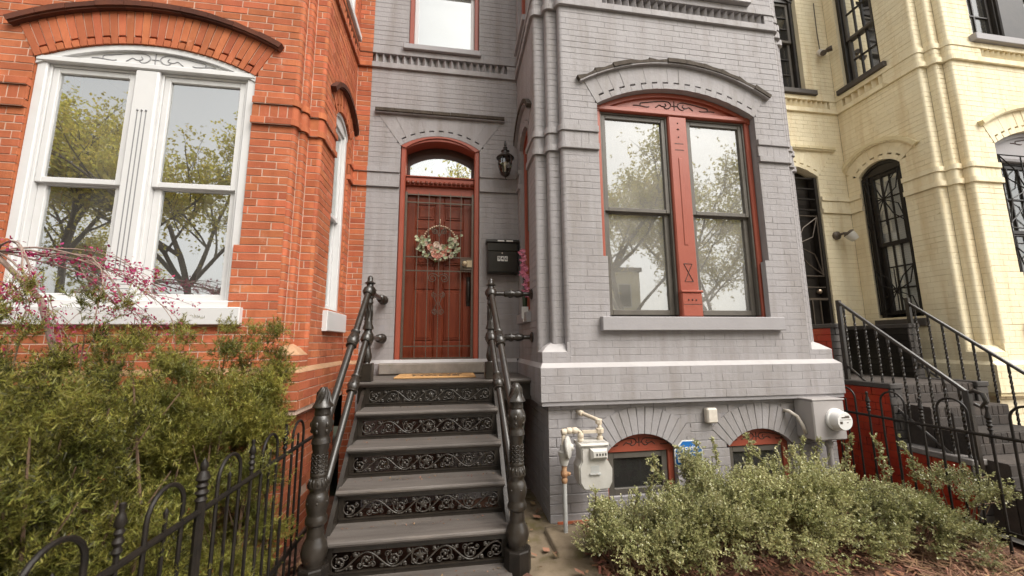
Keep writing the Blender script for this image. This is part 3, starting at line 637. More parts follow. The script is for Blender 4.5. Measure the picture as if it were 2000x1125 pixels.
    for fs in sides: make_arch(W, fs, o_rt, wall, 13, h['hood'], h['brick'], rough_hood=0.2)
    for op, f in [(o_low, fF), (o_up, fF), (o_f1, fB), (o_f2, fB), (o_dr, fD), (o_du, fD)]+[(o, fs) for fs in sides for o in (o_rt, o_ru)]: rv = MB(); reveal(rv, f, op); kind(rv.build('reveal', h['brick'], root), 'stuff')
    kind(rb.build('corner_brickwork', h['brick'], wall), 'stuff')
    if h.get('caulk'):
        for f, u in ((F(y1), xr+.004), (F(y2), xR-s1+.004), (fD, xR+.004)):
            for a, b in ((1.63, 3.475), (3.74, 5.045)): c = MB(); c.fbox(f, u-.004, u+.001, a, b, -.003, .003); c.build('caulk', 'mortar_red', root)
    W.finish(wall)
    me = wall.data; me.clear_geometry(); me.from_pydata(W.mort.v, [], W.mort.f)
    if not me.materials: me.materials.append(M[h['mortar']])
    # body of the house behind the fronts: floors, party walls, back, roof
    b = MB(); x0, x1 = dx+bL+0.01, dx+bR-0.01
    b.box(x0, x0+0.1, YD+0.02, 9, -0.1, 7.6); b.box(x1-0.1, x1, YD+0.02, 9, -0.1, 7.6); b.box(x0+0.1, x1-0.1, 8.9, 9, -0.1, 7.6)
    for z in (1.2, 4.85): b.box(x0+0.1, x1-0.1, YD+0.13, 8.9, z, z+0.1); b.box(dx+xl+.06, dx+xr-.06, yF+0.17, YD+0.13, z, z+0.1)
    b.box(dx+.62, dx+.7, YD+.14, 7, 1.31, 4.84)
    b.build('interior', 'room', root)
    c = MB(); c.box(dx+bL+.02, dx+bR-.02, YD-0.09, 9.05, 7.6, 7.75); c.box(dx+xL-.09, dx+xR+.09, yF-0.09, YD-0.09, 7.6, 7.75); c.box(dx+xL, dx+xR, yF+.03, YD, 7.45, 7.6); c.box(dx+bL, dx+bR, YD+.015, YD+.2, 7.45, 7.6)
    c.build('roof', 'tile_roof', root)
    return dict(root=root, wall=wall, F=F, SL=SL, SR=SR, fF=fF, fD=fD, fB=fB, ops=(o_low, o_up, o_f1, o_f2, o_dr, o_du, o_rt, o_ru), dx=dx, dz=dz, yF=yF, xL=xL, xR=xR, sides=sides)

def sill(H, f, u0, u1, v0, v1, n, m, d=0.1, b=0.006, name='sill'):
    mb = MB(); mb.fcbox(f, u0, u1, v0, v1, -d, n, b); return mb.build(name, m, H['root'])

# ---- grey house (the middle one)
def occl(*boxes):
    def h(c, ps):
        x = sum(p[0] for p in ps)/4; y = sum(p[1] for p in ps)/4
        return any(a < x < b and c_ < y < d for a, b, c_, d in boxes)
    return h
G = house(dict(dx=0, label='dark grey painted brick row house with a red front door and red bay window', brick='brick_grey', mortar='mortar_grey', wall=(0.0036, 0.0030, 0.0020, 0.0005, 0.0005),
               hood='hood_grey', light='grey_skylit', belt=None, rough=1.0, hidden=occl((1140, 1900, 930, 1125), (600, 1040, 740, 1125)), right_win=False))
RH = house(dict(dx=-4.95, yF=3.36, xr=3.57, xR=3.73, label='orange-red unpainted brick row house with a white arched double window', brick='brick_red', mortar='mortar_red', wall=(0.0085, 0.0035, 0.0015, 0.0016),
               hood='brick_dark', light='ledge_red', ledge='ledge_red', belt=None, win=(1.57, 3.215), spring=3.93, rise=0.2, ringt=0.3, rough=0.25, hidden=occl((-10, 590, 660, 1125)), right_win=True, no_left=True, caulk=True))
YH = house(dict(dx=4.95, dz=-0.05, label='pale yellow painted brick row house with black grilles on its windows', brick='brick_yellow', mortar='mortar_yellow', wall=(0.0036, 0.0030, 0.0020, 0.0005, 0.0005),
               hood='hood_yellow', light='brick_yellow', belt=None, rough=0.2, hidden=occl((1600, 2000, 760, 1125)), right_win=False, win=(1.445, 3.17)))

# grey house: bay windows
o_low, o_up, o_f1, o_f2, o_dr, o_du, o_rt, o_ru = G['ops']
big_window(G['root'], G['fF'], o_low, -0.075, 'paint_red', 'glass_storm', 'storm_frame', 0.058, (2.205, 2.415), 1.865, 2.925, 3.965, 0.042, 'carving', curt=('blind_sheer', 0.13))
big_window(G['root'], G['fF'], o_up, -0.075, 'paint_red', 'glass_storm', 'storm_frame', 0.058, (2.205, 2.415), 5.44, 6.3, 7.18, 0.042, 'carving', curt=('blind_sheer', 0.13))
sill(G, G['fF'], 1.345, 3.225, 1.71, 1.838, 0.06, 'grey_paint'); sill(G, G['fF'], 1.345, 3.225, 5.326, 5.41, 0.07, 'grey_paint')
for op in (o_f1, o_f2):
    f = G['fB']; n = -0.06; uc, hw = op['uc'], op['hw']; mb = MB(); ap = arch_pts(op, 0.003)
    mb.prism(f, [(uc-hw+.002, op['zs']-0.02), (uc+hw-.002, op['zs']-0.02)]+ap[::-1], n-0.08, n)
    for a, b in ((uc-hw+.002, uc-hw+.03), (uc+hw-.06, uc+hw-.002)): mb.fcbox(f, a, b, 0.2, op['zs']-0.022, n-0.08, n+0.004, 0.005)
    wn = mb.build('basement_window', 'paint_red', G['root'])
    k = MB(); scroll_mesh(k, f, uc, op['zs']+0.06, 0.62, n+0.001, 0.0045); k.build('carving', 'carving', wn)
    sash(f, uc-hw+.032, uc+hw-.062, 0.25, op['zs']-0.025, n-0.012, 0.055, 'storm_frame', wn, 'glass_old')
    s2 = MB(); s2.fcbox(f, uc-hw+.033, uc+hw-.063, 0.2, 0.248, n-0.08, n+0.01, 0.004); s2.build('sill', 'grey_paint', wn)
# return window on the side of the bay
small_window(G['root'], G['SL'](G['xL']), o_rt, -0.05, 'paint_red', 'glass_old', 'storm_frame', 1.96, 2.95)
sill(G, G['SL'](G['xL']), 3.87, 4.47, 1.82, 1.925, 0.05, 'grey_paint')
small_window(G['root'], G['SL'](G['xL']), o_ru, -0.05, 'paint_red', 'glass_old', 'storm_frame', 5.43, 6.2); sill(G, G['SL'](G['xL']), 3.9, 4.5, 5.326, 5.395, 0.05, 'grey_paint')
# window over the door
w1 = small_window(G['root'], G['fD'], o_du, -0.06, 'paint_red', 'glass', 'white_paint', 5.43, 6.35, jamb=0.055, sw=0.05, back='sheet')
sill(G, G['fD'], -0.675, 0.312, 5.325, 5.398, 0.06, 'grey_paint')

# ---- front door of the grey house
def front_door():
    f = G['fD']; root = G['root']; op = o_dr; uc, hw = op['uc'], op['hw']
    fr = MB(); uL, uR = uc-hw+.003, uc+hw-.003
    for a, b in ((uL, uL+0.062), (uR-0.062, uR)): fr.fcbox(f, a, b, 1.39, op['zs'], -0.25, -0.012, 0.012)
    ap = arch_pts(op, 0.003, 20); ai = arch_pts(op, 0.058, 20)
    for i in range(20): fr.prism(f, [ap[i], ap[i+1], ai[i+1], ai[i]], -0.25, -0.012); fr.prism(f, [ap[i], ap[i+1], (ai[i+1][0], ap[i+1][1]-.022), (ai[i][0], ap[i][1]-.022)], -0.0119, 0.004)
    d = fr.build('door_frame', 'paint_red', root)
    t = MB(); t.fcbox(f, uL+.063, uR-.063, 3.555, 3.655, -0.24, -0.06, 0.008); t.fcbox(f, uL+.063, uR-.063, 3.655, 3.675, -0.24, -0.045, 0.006); tb = t.build('transom_bar', 'paint_red', d)
    k = MB()
    for i in range(15): k.ball(f(uL+.09+i*(uR-uL-.18)/14, 3.585, -0.055), 0.027, 8, (1, 1, 0.9))
    k.build('beading', 'door_red', d)
    x0, x1 = uL+.063, uR-.063
    lx = [(u, v) for u, v in arch_pts(dict(op, zs=3.86, rise=.125, hw=hw-.1), 0.0, 16)]
    g = MB(); g.prism(f, [(x0+.035, 3.70), (x1-.035, 3.70)]+lx[::-1], -0.20, -0.195); g.build('transom_pane', 'glass', d)
    s = MB(); s.fcbox(f, x0, x0+.034, 3.676, 4.05, -0.24, -0.185, .004); s.fcbox(f, x1-.034, x1, 3.676, 4.05, -0.24, -0.185, .004); s.fcbox(f, x0+.034, x1-.034, 3.676, 3.70, -0.24, -0.186, .003)
    top = [(x1-.03, 4.3), (x0+.03, 4.3)]
    s.prism(f, [(lx[0][0]-.002, lx[0][1])]+lx+[(lx[-1][0]+.002, lx[-1][1])]+top, -0.24, -0.19); s.build('transom_sash', 'sash_dark', d)
    sl = MB(); sl.fcbox(f, x0, x1, 3.45, 3.555, -0.24, -0.10, .006); sl.build('door_head', 'paint_red', d)
    # slab with raised panels
    n = -0.145; X0, X1 = x0+.004, x1-.004; dm = MB(); dm.fcbox(f, X0, X1, 1.42, 3.448, n-.045, n-.012, .003)
    cx = (X0+X1)/2
    for a, b in ((X0, X0+.125), (X1-.125, X1), (cx-.055, cx+.055)): dm.fcbox(f, a, b, 1.42, 3.448, n-.012, n, .008)
    rails = ((1.42, 1.63), (2.26, 2.55), (3.02, 3.13), (3.33, 3.448))
    for a, b in rails:
        for c, e in ((X0+.125, cx-.055), (cx+.055, X1-.125)): dm.fcbox(f, c+.0005, e-.0005, a, b, n-.012, n-.0008, .008)
    door = dm.build('door', 'door_red', root)
    for a, b in ((1.63, 2.26), (2.55, 3.02), (3.13, 3.33)):
        for c, e in ((X0+.125, cx-.055), (cx+.055, X1-.125)):
            p = MB(); p.fcbox(f, c+.012, e-.012, a+.012, b-.012, n-.012, n-.001, .009 if b-a < .3 else .01); p.fcbox(f, c+.04, e-.04, a+.04, b-.04, n-.002, n+.006, .006); p.build('panel', 'door_red', door)
    hd = MB(); u = X1-.055; hd.fcbox(f, u-.024, u+.024, 2.06, 2.42, n, n+.012, .006); hd.tube([f(u, 2.35, n+.01), f(u, 2.35, n+.05), f(u, 2.3, n+.062), f(u, 2.17, n+.058), f(u, 2.12, n+.04), f(u, 2.11, n+.01)], .014, 8); hd.ball(f(u, 2.38, n+.015), .02, 8); hd.build('handle', 'black_frame', door)
    th = MB(); th.fcbox(f, x0, x1, 1.392, 1.418, -0.24, -0.03, .004); th.build('threshold', 'metal_pale', d)
    st = MB(); st.fcbox(f, -0.80, 0.42, 1.27, 1.391, -0.2, 0.16, .012); st.build('door_step', 'stone', root)
    # iron security gate in front of the slab
    ng = -0.055; gt = MB()
    for a, b in ((x0+.002, x0+.028), (x1-.028, x1-.002)): gt.fbox(f, a, b, 1.43, 3.46, ng-.02, ng+.005)
    for z in (3.43, 3.33, 2.645, 2.475, 1.575): gt.fbox(f, x0+.028, x1-.028, z-.007, z+.007, ng-.012, ng)
    gt.fbox(f, x0+.028, x1-.028, 1.43, 1.446, ng-.012, ng)
    gate = gt.build('security_gate', 'bronze', root)
    for i in range(1, 6):
        u = x0+.028+(x1-x0-.056)*i/6; b = MB(); b.fbox(f, u-.0042, u+.0042, 1.446, 3.46, ng-.0095, ng-.0005); b.build('bar', 'bronze', gate)
    b = MB(); L = x1-.16
    b.fbox(f, L, x1-.029, 2.49, 2.63, ng-.02, ng+.012); b.build('lock_plate', 'bronze', gate)
    b = MB(); b.lathe([(.030, 0), (.030, .006), (.014, .01), (.014, .03), (.026, .036), (.03, .05), (.024, .062), (.0, .064)], f(L+.05, 2.565, ng+.012), (0, -1, 0), 12); b.fbox(f, L+.075, x1-.02, 2.525, 2.61, ng+.012, ng+.025); b.build('knob', 'brass', gate)
    sc = MB()
    def spiral(u, v, r, sg, turns=1.6, a0=PI/2):
        sc.tube([f(u+sg*rr*math.cos(a), v+rr*math.sin(a), ng+.004) for a, rr in [(a0-t*turns*2*PI, r*(1-.75*t)) for t in np.linspace(0, 1, 22)]], .005, 5)
    for sg in (-1, 1):
        spiral(uc+sg*.07, 2.385, .055, sg); sc.tube([f(uc+sg*.07, 2.44, ng+.004), f(uc+sg*.03, 2.43, ng+.004), f(uc, 2.40, ng+.004)], .005, 5)
        spiral(uc+sg*.045, 2.18, .035, sg); spiral(uc+sg*.045, 1.98, .035, sg, a0=-PI/2); sc.tube([f(uc+sg*.045, 2.145, ng+.004), f(uc+sg*.015, 2.08, ng+.004), f(uc+sg*.045, 2.015, ng+.004)], .005, 5)
        spiral(uc+sg*.05, 2.97, .04, sg); sc.tube([f(uc+sg*.05, 3.0, ng+.004), f(uc, 2.9, ng+.004)], .005, 5)
    sc.build('scroll', 'bronze', gate)
front_door()

# ---- red house: white windows
RL = RH['ops'][0]; rd = RH['dx']
big_window(RH['root'], RH['fF'], RL, -0.022, 'white_paint', 'glass', 'white_paint', 0.075, (2.285, 2.465), 1.955, 2.915, 3.905, 0.045, 'carving_grey')
sill(RH, RH['fF'], 1.50, 3.285, 1.76, 1.90, 0.05, 'white_paint')
ap = MB(); ap.fcbox(RH['fF'], 1.575, 3.21, 1.90, 1.954, -0.12, 0.0, .006); ap.build('sill_apron', 'white_paint', RH['root'])
curtain(RH['fF'], 2.62, 3.0, 1.95, 3.0, -0.5, 'curtain', RH['root'], 5); curtain(RH['fF'], 1.7, 1.95, 1.95, 3.9, -0.5, 'curtain', RH['root'], 4)
fR = RH['SR'](RH['xR'])
small_window(RH['root'], fR, RH['ops'][6], -0.03, 'white_paint', 'glass', 'white_paint', 1.97, 2.95, jamb=.06); sill(RH, fR, 3.86, 4.52, 1.73, 1.925, 0.045, 'white_paint')
small_window(RH['root'], fR, RH['ops'][7], -0.03, 'white_paint', 'glass', 'white_paint', 5.43, 6.2, jamb=.06); sill(RH, fR, 3.9, 4.52, 5.322, 5.398, 0.05, 'white_paint')
big_window(RH['root'], RH['fF'], RH['ops'][1], -0.05, 'white_paint', 'glass', 'white_paint', 0.075, (2.285, 2.465), 5.46, 6.3, 7.18, 0.045, 'carving_grey'); sill(RH, RH['fF'], 1.5, 3.285, 5.322, 5.41, 0.05, 'white_paint')
def plain_door(H, m, frame_m):
    f = H['fD']; op = H['ops'][4]; uc, hw = op['uc'], op['hw']; p = MB()
    p.prism(f, [(uc-hw+.003, 1.3), (uc+hw-.003, 1.3)]+arch_pts(op, .003)[::-1], -0.2, -0.14); d = p.build('door', m, H['root'])
    for z0, z1 in ((1.6, 2.4), (2.55, 3.4)):
        for a, b in ((uc-hw+.12, uc-.06), (uc+.06, uc+hw-.12)): q = MB(); q.fcbox(f, a, b, z0, z1, -0.14, -0.128, .008); q.build('panel', m, d)
    k = MB(); k.ball(f(uc+hw-.1, 2.35, -0.1), .035, 8); k.build('handle', 'brass', d)
plain_door(RH, 'door_red', 'white_paint')
small_window(RH['root'], RH['fD'], RH['ops'][5], -0.06, 'white_paint', 'glass', 'white_paint', 5.43, 6.3); sill(RH, RH['fD'], -0.675, 0.312, 5.322, 5.398, 0.06, 'white_paint')
for op in RH['ops'][2:4]:
    f = RH['fB']; uc, hw = op['uc'], op['hw']; b = MB(); b.prism(f, [(uc-hw+.003, .2), (uc+hw-.003, .2)]+arch_pts(op, .003)[::-1], -0.1, -0.06); b.build('basement_window', 'black_frame', RH['root'])

# ---- yellow house: dark windows behind iron grilles
def grille(H, f, u0, u1, v0, v1, n, stars, win_parent, rails=(), name='window_grille', r=.008, m='iron_dull'):
    g = MB()
    for u in (u0, u1): g.tube([f(u, v0, n), f(u, v1, n)], r, 6)
    for v in (v0, v1)+tuple(rails): g.tube([f(u0, v, n), f(u1, v, n)], r, 6)
    for (cu, cv, hu, hv) in stars:
        for sa in (-1, 1):
            for sb in (-1, 1):
                g.tube([f(cu, cv, n+.006), f(cu+sa*hu*.42, cv+sb*hv*.62, n+.006), f(cu+sa*hu, cv+sb*hv, n+.006)], r*.85, 6)
                g.tube([f(cu, cv, n+.006), f(cu+sa*hu*.75, cv+sb*hv*.30, n+.006), f(cu+sa*hu, cv+sb*hv, n+.006)], r*.85, 6)
        g.tube([f(cu, cv-hv, n+.004), f(cu, cv+hv, n+.004)], r*.8, 6)
        g.ball(f(cu, cv, n+.008), .02, 8)
    return g.build(name, m, win_parent)
yo = YH['ops']; yd = YH['dx']
big_window(YH['root'], YH['fF'], yo[0], -0.075, 'grey_paint', 'glass_old', 'black_frame', 0.06, (2.20, 2.42), 1.865, 2.925, 3.80, 0.045, 'carving', muntin=(3, 2))
for a, b in ((1.46, 2.2), (2.43, 3.15)):
    c = (a+b)/2; h = (b-a)/2-.03
    grille(YH, YH['fF'], a+.03, b-.03, 1.9, 3.86, -0.02, [(c, 3.43, h, .42), (c, 2.32, h, .4)], YH['root'], rails=(2.95, 2.85))
sill(YH, YH['fF'], 1.36, 3.25, 1.71, 1.838, 0.06, 'dark_sill')
big_window(YH['root'], YH['fF'], yo[1], -0.075, 'black_frame', 'glass_old', 'black_frame', 0.06, (2.08, 2.54), 5.45, 6.3, 7.18, 0.035, 'plain', muntin=(2, 2), curt=('curtain', 0.2)); sill(YH, YH['fF'], 1.37, 3.24, 5.325, 5.415, 0.07, 'grey_paint')
fy = YH['SL'](YH['xL'])
ywin = small_window(YH['root'], fy, yo[6], -0.05, 'black_frame', 'glass_old', 'black_frame', 2.0, 2.95, jamb=.06, sw=.05, muntin=(3, 3), back='blind')
grille(YH, fy, 3.935, 4.405, 2.0, 3.92, -0.015, [(4.17, 3.55, .22, .36), (4.17, 2.3, .22, .3)], YH['root'], rails=())
sill(YH, fy, 3.88, 4.46, 1.83, 1.925, 0.04, 'dark_sill')
small_window(YH['root'], fy, yo[7], -0.05, 'black_frame', 'glass_old', 'storm_frame', 5.44, 6.15, jamb=.05, sw=.04, muntin=(3, 2), back='blind', muntin_m='black_frame'); sill(YH, fy, 3.88, 4.53, 5.322, 5.395, 0.06, 'dark_sill')
small_window(YH['root'], YH['fD'], yo[5], -0.06, 'black_frame', 'glass_old', 'storm_frame', 5.44, 6.3, muntin=(2, 3), muntin_m='black_frame'); sill(YH, YH['fD'], -0.675, 0.43, 5.322, 5.398, 0.06, 'dark_sill')
# entrance: dark recess, security gate
f = YH['fD']; op = yo[4]; uc, hw = op['uc'], op['hw']
plain_door(YH, 'black_frame', 'black_frame')
m = MB()
for a, b in ((uc-hw+.004, uc-hw+.05), (uc+hw-.05, uc+hw-.004)): m.fcbox(f, a, b, 1.3, 4.03, -0.13, -0.02, .006)
yg = m.build('security_gate', 'black_frame', YH['root'])
for z in (4.02, 3.86, 3.70, 3.54): b = MB(); b.fbox(f, uc-hw+.05, uc+hw-.05, z-.011, z+.011, -0.06, -0.04); b.build('bar', 'iron_dull', yg)
grille(YH, f, uc-hw+.07, uc+hw-.07, 2.56, 3.44, -0.035, [(uc, 3.0, hw-.08, .42)], yg, rails=(2.4,), name='star_panel', r=.009, m='bronze')
b = MB(); b.fbox(f, uc-hw+.05, uc+hw-.05, 2.22, 2.25, -0.05, -0.03); b.build('bar', 'bronze', yg)
for i in range(1, 7): u = uc-hw+.05+(2*hw-.1)*i/7; b = MB(); b.fbox(f, u-.007, u+.007, 1.3, 2.22, -0.048, -0.034); b.build('bar', 'bronze', yg)
for op in yo[2:4]:
    uc, hw = op['uc'], op['hw']; b = MB(); b.prism(YH['fB'], [(uc-hw+.003, .2), (uc+hw-.003, .2)]+arch_pts(op, .003)[::-1], -0.1, -0.06); b.build('basement_window', 'black_frame', YH['root'])
# ------------------------------------------------------------------ ground
def sheet(name, x0, x1, y0, y1, z, m, k='structure'):
    mb = MB(); mb.quad((x0, y0, z), (x1, y0, z), (x1, y1, z), (x0, y1, z)); return kind(mb.build(name, m), k)
sheet('ground', -150, 150, -150, 150, -0.30, 'ground')
sheet('road', -150, 150, -9.2, -3.2, -0.262, 'asphalt')
mb = MB(); mb.box(-60, 60, -3.2, 0.42, -0.32, -0.13); kind(mb.build('pavement', 'sidewalk'), 'structure')
mb = MB(); mb.box(-60, 60, -13, -9.2, -0.32, -0.13); kind(mb.build('far_pavement', 'sidewalk'), 'structure')
mb = MB(); mb.box(-0.95, 0.92, 0.424, 2.55, -0.32, -0.126); kind(mb.build('garden_path', 'sidewalk'), 'structure')
from mathutils import noise as MN
def bed(name, x0, x1, y0, y1, z, amp, m, step=0.045):
    nx, ny = int((x1-x0)/step), int((y1-y0)/step); V = []; F = []
    for j in range(ny+1):
        for i in range(nx+1):
            x, y = x0+(x1-x0)*i/nx, y0+(y1-y0)*j/ny
            V.append((x, y, z+amp*MN.fractal(Vector((x*3, y*3, z)), 1, 2, 5)-(.22 if i in (0, nx) or j in (0, ny) else 0)))
    for j in range(ny):
        for i in range(nx): a = j*(nx+1)+i; F.append((a, a+1, a+nx+2, a+nx+1))
    o = big_mesh(name, V, F, m); o.data.shade_smooth(); return kind(o, 'structure')
bed('soil_bed', -4.4, -0.97, 0.43, 4.65, 0.02, 0.05, 'mulch')
bed('mulch_bed', 0.95, 3.95, 0.43, 3.5, 0.085, 0.03, 'mulch')
bed('neighbour_bed', 3.96, 9.5, 0.43, 4.6, 0.02, 0.03, 'mulch')
bed('concrete_strip', 0.46, 1.1, 2.3, 4.3, 0.085, 0.02, 'concrete', 0.03)
o = bed('concrete_pad', 0.74, 1.06, 2.86, 3.3, 0.125, 0.012, 'concrete', 0.02)
bed('soil_under_steps', -1.2, .5, 2.5, 4.65, -.10, .03, 'mulch')
sheet('neighbour_walk', 4.3, 6.2, 0.43, 2.7, 0.06, 'sidewalk')
def litter(name, n, area, zf, size, m, flat=0.25, aspect=0.3, seed=1):
    r = np.random.default_rng(seed); V = []; F = []; 
    for i in range(n):
        x, y = area(r); z = zf(x, y); a = r.uniform(0, 2*PI); L = size*r.uniform(.5, 1.3); w_ = L*aspect*r.uniform(.6, 1.3); t = r.uniform(-flat, flat); t2 = r.uniform(-flat, flat)
        ca, sa = math.cos(a), math.sin(a)
        for p, q, b in ((-1, -1, 0), (1, -1, 0), (1, 1, 0), (-1, 1, 0)):
            V.append((x+ca*p*L/2-sa*q*w_/2, y+sa*p*L/2+ca*q*w_/2, z+p*t*L/2+q*t2*w_/2+abs(t)*L*.3))
        F.append((4*i, 4*i+1, 4*i+2, 4*i+3))
    return kind(big_mesh(name, V, F, m, rnd=r.random(n)), 'stuff')
gz = lambda z: (lambda x, y: z+0.03*MN.fractal(Vector((x*3, y*3, 0.085)), 1, 2, 5)+0.006)
litter('mulch_chips', 7000, lambda r: (r.uniform(.98, 3.9), r.uniform(1.9, 3.4)), gz(.085), .045, 'chips', .5, .28, 3)
litter('dry_straw', 1500, lambda r: (r.uniform(3.0, 3.95), r.uniform(1.9, 2.7)), gz(.10), .14, 'straw', .35, .05, 4)
litter('dead_leaves', 130, lambda r: (r.uniform(.5, 1.5), r.uniform(2.35, 4.0)), gz(.10), .05, 'dry_leaf', .5, .6, 5)
litter('fallen_leaves', 700, lambda r: (r.uniform(-1.6, -.98), r.uniform(1.3, 3.3)), lambda x, y: .06+.05*MN.fractal(Vector((x*3, y*3, .02)), 1, 2, 5), .055, 'dry_leaf', .6, .55, 6)
litter('step_crumbs', 300, lambda r: (r.uniform(-.75, .38), 0), lambda x, y: 0, .011, 'dry_leaf', .5, .6, 7)
o = bpy.data.objects['step_crumbs']
co = np.zeros(len(o.data.vertices)*3, np.float32); o.data.vertices.foreach_get('co', co); co = co.reshape(-1, 4, 3); rr = np.random.default_rng(5)
for q in co:
    k = rr.integers(1, 6); q[:, 1] += 3.75-k*.235+abs(rr.normal(.19, .03)) - .0; q[:, 2] += 1.263-k*.23+.004
    if abs(q[:, 1].mean()-(3.75-k*.235+.2)) > .06: q[:, 1] += (3.75-k*.235+.19)-q[:, 1].mean()
o.data.vertices.foreach_set('co', co.ravel())

# ------------------------------------------------------------------ iron front steps
def stair():
    root = thing('front_steps', 'black cast iron front steps with scrollwork risers and turned newel posts', 'staircase', (-.2, 2.6, -.12))
    D0, RUN, RISE, ZL = 3.75, 0.235, 0.23, 1.262
    xs0, xs1 = -0.80, 0.405
    def tread(x0, x1, y0, y1, z, name='tread'):
        mb = MB(); prof = [(y1, z-.03), (y1, z), (y0+.012, z), (y0+.003, z-.006), (y0, z-.016), (y0+.004, z-.028), (y0+.014, z-.036), (y0+.03, z-.04), (y0+.045, z-.052), (y0+.045, z-.03)]
        k = len(prof); mb.add([(x, y, zz) for x in (x0, x1) for y, zz in prof], [tuple(range(k))[::-1], tuple(range(k, 2*k))]+[(i, (i+1) % k, k+(i+1) % k, k+i) for i in range(k)])
        return mb.build(name, 'tread', root)
    # landing
    tread(-0.88, 0.775, D0, 4.565, ZL, 'landing')
    mb = MB(); mb.box(-.86, .77, D0+.06, D0+.1, ZL-.2, ZL-.031); mb.box(.72, .775, D0+.1, 4.5, ZL-.16, ZL-.031); mb.box(-.86, -.81, D0+.1, 4.5, ZL-.16, ZL-.031); mb.build('landing_frame', 'iron', root)
    # scroll riser panel, one shape for all five
    mb = MB(); Wd = 1.10; r = .0052; hh = .052
    Fz = lambda a, b, n=0: (a, -n, b)
    def arcp(cx, cz, rad, a0, a1, k=14, sp=0.0): return [Fz(cx+(rad*(1-sp*t))*math.cos(a0+(a1-a0)*t), cz+(rad*(1-sp*t))*math.sin(a0+(a1-a0)*t), .004) for t in np.linspace(0, 1, k)]
    cxs = [-.505, -.335, -.165, 0, .165, .335, .505]
    for i, cx in enumerate(cxs):
        if i == 3:
            mb.tube(arcp(cx, 0, .05, 0, 2*PI, 22), r, 6)
            st = [];
            for k in range(10): a = PI/2+k*PI/5; rad = .047 if k % 2 == 0 else .018; st.append((cx+rad*math.cos(a), rad*math.sin(a)))
            V = [Fz(x, z, .002) for x, z in st]+[Fz(cx, 0, .014)]; mb.add(V, [(k, (k+1) % 10, 10) for k in range(10)])
        else:
            sg = 1 if i % 2 else -1; mir = 1 if cx > 0 else -1
            mb.tube(arcp(cx, 0, .05, PI/2-sg*0.3, PI/2+mir*sg*2.6*PI, 34, .72), r, 6)
            mb.ball(Fz(cx, 0, .006), .012, 8)
            for a in (.6, 2.2, 4.0, 5.4): mb.ball(Fz(cx+.026*math.cos(a), .026*math.sin(a), .004), .0075, 6)
    for a, b in zip(cxs, cxs[1:]):
        sg = 1 if (cxs.index(a)) % 2 else -1
        if cxs.index(a) >= 3: sg = -sg
        pts = [Fz(a+(b-a)*t, sg*.05*math.cos(PI*t), .006) for t in np.linspace(-.12, 1.12, 16)]; mb.tube(pts, r*1.15, 6)
        m = (a+b)/2
        for s2 in (-1, 1):                                           # leaf tendrils that fill the corners
            mb.tube(arcp(m+.045*s2, sg*.028*s2, .022, PI*(.5-.5*s2), PI*(.5-.5*s2)+s2*sg*2.2*PI, 16, .7), .0036, 5)
            mb.ball(Fz(m+.045*s2, sg*.028*s2, .004), .008, 6); mb.ball(Fz(m+.068*s2, -sg*.012*s2, .003), .009, 6, (1.5, .6, .9)); mb.ball(Fz(m-.01*s2, sg*.046*s2, .003), .009, 6, (1.7, .6, .8))
        for s2 in (-1, 1):
            mb.ball(Fz(m+.014*s2, -sg*.034*s2, .004), .011, 6, (1.6, .6, 1)); mb.ball(Fz(m+.036*s2, -sg*.043*s2, .003), .008, 6); mb.tube([Fz(m, 0, .004), Fz(m+.02*s2, -sg*.02*s2, .006), Fz(m+.03*s2, -sg*.038*s2, .003)], .0036, 5)
    scroll = None
    for k in range(0, 6):
        yf, zt = D0-k*RUN, ZL-k*RISE            # nosing of this level; the riser below it
        if k > 0: tread(xs0+.012*(5-k)*0, xs1, yf, yf+RUN+.05, zt)
        if k < 5:
            fr = MB(); yr = yf+.045; zb = zt-RISE
            fr.box(xs0+.012, xs1-.012, yr, yr+.02, zt-.078, zt-.041); fr.box(xs0+.012, xs1-.012, yr, yr+.02, zb+.001, zb+.034)
            fr.box(xs0+.012, xs0+.05, yr+.001, yr+.019, zb+.034, zt-.078); fr.box(xs1-.05, xs1-.012, yr+.001, yr+.019, zb+.034, zt-.078)
            fr.fbox(lambda u, v, n: (u, yr-n, v), xs0+.02, xs1-.02, zb+.026, zb+.034, 0, .008)
            rs = fr.build('riser', 'iron', root)
            mx = Matrix.Translation(((xs0+xs1)/2, yr+.006, zb+.034+.058)); mx[0][0] = (xs1-xs0-.09)/Wd
            if scroll is None: o = mb.build('scrollwork', 'iron_highlit', rs, True); scroll = o.data; o.matrix_basis = mx
            else: put('scrollwork', scroll, None, rs, matrix=mx)
    fr = MB(); fr.box(xs0, xs1, D0-5*RUN+.03, D0-5*RUN+.05, -.12, ZL-5*RISE-.041); fr.build('riser', 'iron', root)
    for x0, x1 in ((xs0-.02, xs0+.011), (xs1-.011, xs1+.02)):       # strings; skirts added below them keep light out from under the steps
        s = MB(); f = lambda u, v, n, x0=x0: (x0+n, u, v)
        s.prism(f, [(D0+.08, ZL-.045), (D0+.08, -.12), (2.905, -.12), (2.905, .335)]+[(D0-k*RUN+.04, ZL-k*RISE-.06) for k in (3, 2, 1)], 0, x1-x0)
        s.build('string', 'iron', root)
